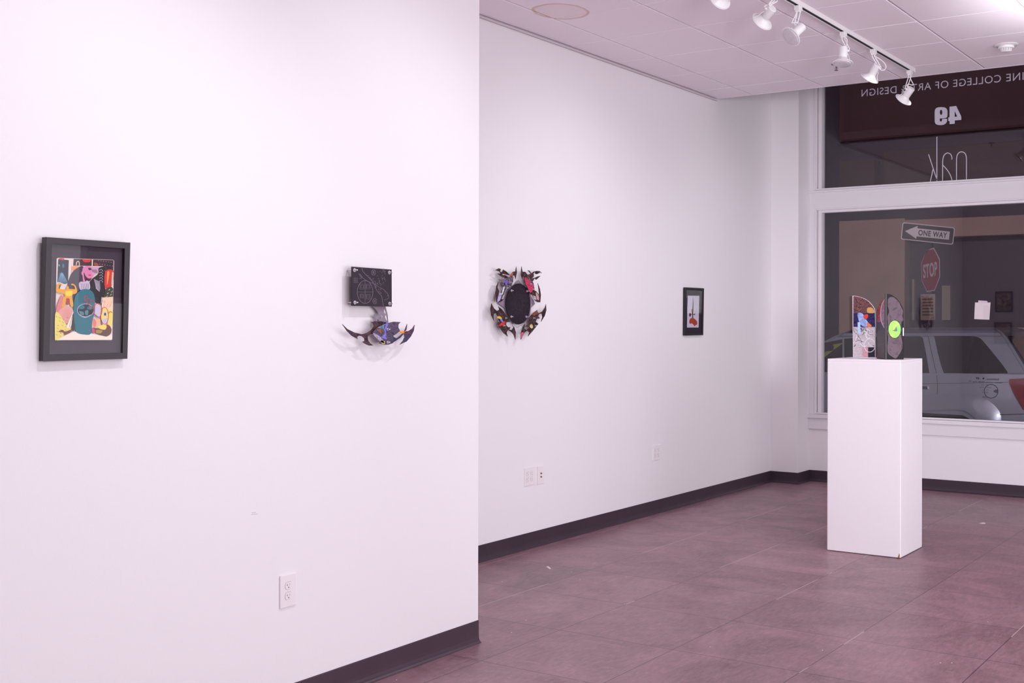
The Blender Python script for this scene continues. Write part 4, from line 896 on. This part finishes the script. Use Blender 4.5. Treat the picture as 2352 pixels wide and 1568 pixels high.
fbox(g(2155, 700).x, g(2155, 735).z, g(2175, 700).x, g(2155, 655).z, mat('pale_door', (150, 138, 132), .8), 'door', .1); fbox(g(2086, 700).x, g(2086, 735).z, g(2092, 700).x, g(2086, 640).z, mat('pale_door', (150, 138, 132), .8), 'door', .1)
fbox(g(2330, 760).x, g(2330, 767).z, g(2400, 760).x, g(2330, 752).z, BEIGE, 'ledge', .2)

# street signs on one pole
def sign_frame(px, D, yaw, roll):
    o = EYE+ray(*px)*D
    fwd = Vector((-math.sin(YAW), math.cos(YAW), 0)); r = Vector((math.cos(YAW), math.sin(YAW), 0))
    u = (r*math.cos(yaw)+fwd*math.sin(yaw)); v = Vector((0, 0, 1)); n = v.cross(u)*-1; n = u.cross(v)
    u2 = u*math.cos(roll)+v*math.sin(roll); v2 = -u*math.sin(roll)+v*math.cos(roll)
    return o, u2, v2, n
def sprism(bm, fr, pts, d, t=.002):
    o, u, v, n = fr; prism(bm, [o+u*x+v*y+n*d for x, y in pts], -n*t)
def rrect(w, h, r, k=5):
    out = []
    for cx, cy, a0 in ((w/2-r, h/2-r, 0), (-w/2+r, h/2-r, 90), (-w/2+r, -h/2+r, 180), (w/2-r, -h/2+r, 270)):
        for i in range(k+1):
            a = math.radians(a0+90*i/k); out.append((cx+r*math.cos(a), cy+r*math.sin(a)))
    return out
def stext(fr, txt, w, h, d, bold=0, dx=0, dy=0):
    bm = text_mesh(txt, bold); x0 = min(v.co.x for v in bm.verts); x1 = max(v.co.x for v in bm.verts); y0 = min(v.co.y for v in bm.verts); y1 = max(v.co.y for v in bm.verts)
    o, u, v, n = fr
    for q in bm.verts: q.co = o+u*(dx+w*((q.co.x-x0)/(x1-x0)-.5))+v*(dy+h*((q.co.y-y0)/(y1-y0)-.5))+n*(d+q.co.z*.5)
    return bm
SD = 21.0
SW = mat('sign_white', (176, 166, 180), .5); SB = mat('sign_black', (36, 30, 40), .5); SR = mat('sign_red', (128, 36, 56), .5)
f1 = sign_frame((2131, 536), SD-.16, math.radians(-4), math.radians(-6.2))
f2 = sign_frame((2137, 620), SD, math.radians(-82), math.radians(3)); pq = f2[0]-f2[3]*.045
ps_ = thing('sign_post', 'dark steel post carrying the street signs across the road', 'post', (pq.x, pq.y, ROAD))
bm = BM(); lathe(bm, (pq.x, pq.y, ROAD), (0, 0, 1), [(0, .02), (3.3, .02)], 12); link('post', bm, mat('galvanised', (44, 38, 48), .6), ps_)
s = thing('one_way_sign', 'black and white ONE WAY arrow sign pointing left on the street', 'sign', tuple(f1[0]))
bm = BM(); sprism(bm, f1, rrect(.915, .305, .035), 0, .003); link('panel', bm, SW, s)
bm = BM(); sprism(bm, f1, rrect(.885, .275, .028), .002, .0015); link('field', bm, SB, s)
bm = BM(); sprism(bm, f1, [(-.40, 0), (-.19, .115), (-.19, .072), (.375, .072), (.375, -.072), (-.19, -.072), (-.19, -.115)], .004, .0015); link('arrow', bm, SW, s)
link('lettering', stext(f1, 'ONE WAY', .50, .10, .006, .025, .085), SB, s)
f2 = sign_frame((2137, 620), SD, math.radians(-82), math.radians(3))
s = thing('stop_sign', 'red octagonal STOP sign turned sideways on the street', 'sign', tuple(f2[0]))
oc = lambda R: [(R*math.cos(math.radians(22.5+45*k)), R*math.sin(math.radians(22.5+45*k))) for k in range(8)]
bm = BM(); sprism(bm, f2, oc(.412), 0, .003); link('panel', bm, SW, s)
bm = BM(); sprism(bm, f2, oc(.392), .002, .0015); link('field', bm, SR, s)
link('lettering', stext(f2, 'STOP', .58, .25, .006, .02), SW, s)
f3 = sign_frame((2131, 705), SD-.16, math.radians(-50), 0)
s = thing('notice_sign', 'small white notice sign below the STOP sign', 'sign', tuple(f3[0]))
bm = BM(); sprism(bm, f3, rrect(.30, .46, .02), 0, .003); link('panel', bm, mat('notice_panel', (128, 108, 108), .6), s)
bm = BM()
for k in range(6): sprism(bm, f3, [(-.11, .15-k*.055), (.11, .15-k*.055), (.11, .125-k*.055), (-.11, .125-k*.055)], .002, .001)
link('lettering', bm, mat('notice_ink', (84, 62, 62), .6), s)

# silver car
CY = 13.5
PAINT = mat('car_silver', (186, 184, 202), .28, metal=.3, coat=.8); CGL = mat('car_glass', (30, 24, 34), .06, coat=1); TYRE = mat('tyre', (26, 24, 26), .8); LAMPR = mat('tail_red', (150, 24, 34), .15, coat=1)
car = thing('parked_car', 'silver sport utility car parked outside the shop window', 'car', (-5, CY+.9, ROAD))
def arch(cx):
    return [(cx+.54, -.12), (cx+.52, .25), (cx+.50, .36), (cx+.43, .44), (cx+.34, .48), (cx-.28, .49), (cx-.40, .42), (cx-.50, .22), (cx-.54, -.12)]
cr_, cf_ = -3.97, -6.72
low = [(-2.62, -.02), (-2.60, .34), (-2.64, .40), (-2.66, .62), (-2.78, .93), (-3.4, .905), (-5.0, .88), (-6.0, .86), (-6.6, .82), (-7.15, .70), (-7.32, .5), (-7.36, .1), (-7.3, -.08)]+arch(cf_)[::-1]+arch(cr_)[::-1]
bm = BM(); prism(bm, [(x, CY, z) for x, z in low], (0, 1.84, 0))
bmesh.ops.bevel(bm, geom=[e for e in bm.edges if abs(e.verts[0].co.y-e.verts[1].co.y) < 1e-6 and max(e.verts[0].co.z, e.verts[1].co.z) > .3], offset=.05, segments=4, affect='EDGES', profile=.5)
link('body', bm, PAINT, car, True)
# greenhouse
IY = .20; zb_g, zt_g = .86, 1.345
bot = [(-2.80, zb_g), (-6.05, zb_g)]; top_ = [(-3.16, zt_g), (-5.15, zt_g)]
bm = BM()
V = [bm.verts.new(v) for v in [(-2.90, CY+.03, zb_g), (-6.1, CY+.03, zb_g), (-6.1, CY+1.81, zb_g), (-2.90, CY+1.81, zb_g), (-3.23, CY+IY, zt_g), (-5.2, CY+IY, zt_g-.02), (-5.2, CY+1.84-IY, zt_g-.02), (-3.23, CY+1.84-IY, zt_g), (-3.36, CY+IY+.14, 1.42), (-5.0, CY+IY+.14, 1.41), (-5.0, CY+1.7-IY, 1.41), (-3.36, CY+1.7-IY, 1.42)]]
for f in ((0, 1, 5, 4), (1, 2, 6, 5), (2, 3, 7, 6), (3, 0, 4, 7), (4, 5, 9, 8), (5, 6, 10, 9), (6, 7, 11, 10), (7, 4, 8, 11), (8, 9, 10, 11), (3, 2, 1, 0)): bm.faces.new([V[i] for i in f])
bmesh.ops.bevel(bm, geom=list(bm.edges), offset=.03, segments=3, affect='EDGES')
link('cabin', bm, PAINT, car, True)
gn = Vector((0, -(zt_g-zb_g), IY-.03)).normalized(); CP = Pl((0, CY+.03, zb_g), gn)
def cpoly(nm, pts, m, d=.004, t=.006, sm=False, pl=None, cr=c8):
    return sheet(nm, pl or CP, cr, [sm2(pts) if sm else pts], d, t, m, car)
q_ = cpoly('side_window', [(200, 572), (400, 571), (580, 573), (628, 580), (670, 603), (712, 650), (760, 708), (800, 758), (850, 818), (892, 872), (928, 925), (934, 942), (915, 957), (860, 957), (600, 950), (295, 946), (262, 850), (230, 720)], CGL)
cpoly('side_window', [(-700, 600), (-560, 588), (-200, 575), (62, 576), (86, 592), (120, 760), (150, 944), (-300, 948), (-700, 955)], CGL)
cpoly('side_window', [(-1500, 960), (-1300, 880), (-1020, 700), (-900, 640), (-720, 604), (-720, 955)], CGL)
cpoly('door_seam', strip([(138, 575), (165, 700), (205, 880), (222, 950)], 5), SLOT, .006, .002)
CS = Pl((0, CY, 0), (0, -1, 0))
bm = BM(); prism(bm, [(-2.90+.004, CY+.13, zb_g+.03), (-2.90+.004, CY+1.71, zb_g+.03), (-3.215+.004, CY+1.56, zt_g-.02), (-3.215+.004, CY+.28, zt_g-.02)], (.006, 0, .004)); link('rear_window', bm, CGL, car)
cpoly('door_seam', strip(sm_open([(224, 965), (232, 1060), (228, 1160), (212, 1240), (198, 1305)]), 5), SLOT, .002, .002, False, CS)
cpoly('body_crease', strip([(-600, 1062), (110, 1050), (560, 1042), (940, 1036)], 5), mat('crease', (96, 92, 104), .5), .003, .003, False, CS)
cpoly('bumper_seam', strip([(590, 1366), (800, 1362), (1200, 1350)], 8), SLOT, .003, .003, False, CS)
cpoly('tail_lamp', [(946, 1016), (958, 1002), (1110, 995), (1200, 996), (1200, 1440), (1098, 1310), (1010, 1170), (952, 1062)], LAMPR, .006, .05, False, CS)
cpoly('lamp_trim', strip([(944, 1044), (1000, 1160), (1092, 1312)], 7), mat('chrome', (210, 204, 214), .12, metal=1), .008, .004, False, CS)
P = CS.at(*c8(122, 1090), .02); bm = BM(); box(bm, (P.x-.13, P.y-.012, P.z-.018), (P.x+.02, P.y+.02, P.z+.018), .008); link('door_handle', bm, mat('chrome', (210, 204, 214), .12, metal=1), car)
for cx in (cr_, cf_):
    if cx == cr_:
        cc = crop(2090, 689, 5.244)
        inn = [(-400, 1500), (-330, 1380), (-150, 1335), (185, 1332), (400, 1318), (640, 1326), (740, 1372), (820, 1455), (850, 1560), (850, 1700)]
        mid = [(-480, 1500), (-400, 1330), (-200, 1262), (185, 1258), (420, 1240), (680, 1244), (800, 1266), (892, 1318), (975, 1465), (990, 1700)]
        out = [(-560, 1500), (-460, 1280), (-220, 1160), (185, 1140), (430, 1120), (720, 1130), (870, 1160), (985, 1230), (1102, 1388), (1085, 1700)]
        bm = BM(); rows = []
        for lst, dy in ((inn, .03), (inn, -.040), (mid, -.045), (out, .002)):
            rows.append([bm.verts.new(CS.at(*cc(*q))+Vector((0, dy, 0))) for q in sm_open(lst, 4)])
        for ra, rb in zip(rows, rows[1:]):
            for k in range(len(ra)-1): bm.faces.new((ra[k], ra[k+1], rb[k+1], rb[k]))
        link('wheel_flare', bm, PAINT, car, True)
    bm = BM(); box(bm, (cx-.56, CY+.08, -.2), (cx+.56, CY+.6, .60)); link('wheel_well', bm, TYRE, car)
    bm = BM(); lathe(bm, (cx, CY+.03, ROAD+.36), (0, 1, 0), [(0, .24), (0, .34), (.03, .36), (.2, .36), (.22, .33)], 36); w = link('wheel', bm, TYRE, car, True)
    bm = BM(); lathe(bm, (cx, CY+.02, ROAD+.36), (0, 1, 0), [(0, .05), (.02, .22), (.03, .24)], 24); link('hub', bm, STEEL, w, True)
sheet('glass_light_patch', CP, I, [[(1886.5, 826.5), (1887, 812), (1891, 818), (1894, 812), (1896, 807), (1905, 806), (1913, 804.5)]], .008, .003, mat('patch_yellowgreen', (150, 148, 70), .7), car)  # added patches painting in the yellow-green light in the car window
sheet('glass_light_patch', CP, I, [[(1913, 804.5), (1915.5, 797), (1912.5, 791), (1937.5, 787)]], .008, .003, mat('patch_yellowgreen', (150, 148, 70), .7), car)

# ------------------------------------------------------------------ lights
def area(name, loc, tgt, size, power, col=(1, .93, .985), size_y=None, spread=None):
    l = bpy.data.lights.new(name, 'AREA'); l.energy = power; l.color = col; l.size = size
    if size_y: l.shape = 'RECTANGLE'; l.size_y = size_y
    if spread: l.spread = spread
    o = bpy.data.objects.new(name, l); C.objects.link(o); o.location = loc
    o.rotation_euler = (Vector(tgt)-Vector(loc)).to_track_quat('-Z', 'Y').to_euler(); return o
def spot(name, loc, tgt, power, ang, blend=.8, rad=.04, col=(1, .93, .985)):
    l = bpy.data.lights.new(name, 'SPOT'); l.energy = power; l.color = col; l.spot_size = math.radians(ang); l.spot_blend = blend; l.shadow_soft_size = rad
    o = bpy.data.objects.new(name, l); C.objects.link(o); o.location = loc
    o.rotation_euler = (Vector(tgt)-Vector(loc)).to_track_quat('-Z', 'Y').to_euler(); return o
PK = (.915, .945, .985)
# flash bounced off the ceiling to the right of the frame
spot('bounce_flash', (-.6, 6.7, 2.2), (-.65, 7.0, CEIL), 340, 105, 1, .12, PK)
# wide soft fill added along the right side, no real source there
area('side_fill', (2.7, 2.95, 1.65), (-4, 2.95, 1.65), 6.7, 186, PK, 3.1)
area('side_fill_low', (2.7, 7.7, .65), (-4, 7.7, .65), 2.8, 27, PK, 1.1)
# soft light beside the viewer aimed at the window corner
area('front_fill', (1.5, .6, 1.9), (-3.4, 10.3, 1.3), .9, 31, PK, .9, 1.0)
# track lamps aimed at the walls, and one added fill
spot('track_lamp_a', (-1.95, 2.45, 3.2), (NEAR, 2.1, 1.1), 50, 100, 1, .035, PK)
spot('track_lamp_b', (-1.95, 4.05, 3.2), (NEAR, 3.5, 1.0), 46, 100, 1, .035, PK)
spot('track_lamp_c', (-2.70, 6.7, 3.1), (FAR, 6.6, .8), 46, 120, 1, .035, PK)
spot('track_lamp_d', (-2.70, 8.7, 3.1), (FAR, 8.7, 1.0), 20, 110, 1, .05, PK)
spot('window_wall_fill', (-2.60, 7.6, 3.1), (-4.0, 10.3, .8), 8, 100, 1, .06, PK)  # added to lift the window wall, not one of the track heads
# street lamp outside
spot('street_lamp', (-6, 15.6, 5.6), (-8.5, 25, 1.5), 800, 125, 1, .15, (1, .86, .84))

w = bpy.data.worlds.new('world'); S.world = w; w.use_nodes = True
w.node_tree.nodes['Background'].inputs['Color'].default_value = (.10, .07, .13, 1); w.node_tree.nodes['Background'].inputs['Strength'].default_value = .35
S.view_settings.view_transform = 'Standard'; S.view_settings.look = 'None'; S.view_settings.gamma = 1; S.view_settings.exposure = .14
S.view_settings.use_curve_mapping = False
for o in bpy.data.objects:
    if '_o' in o: del o['_o']
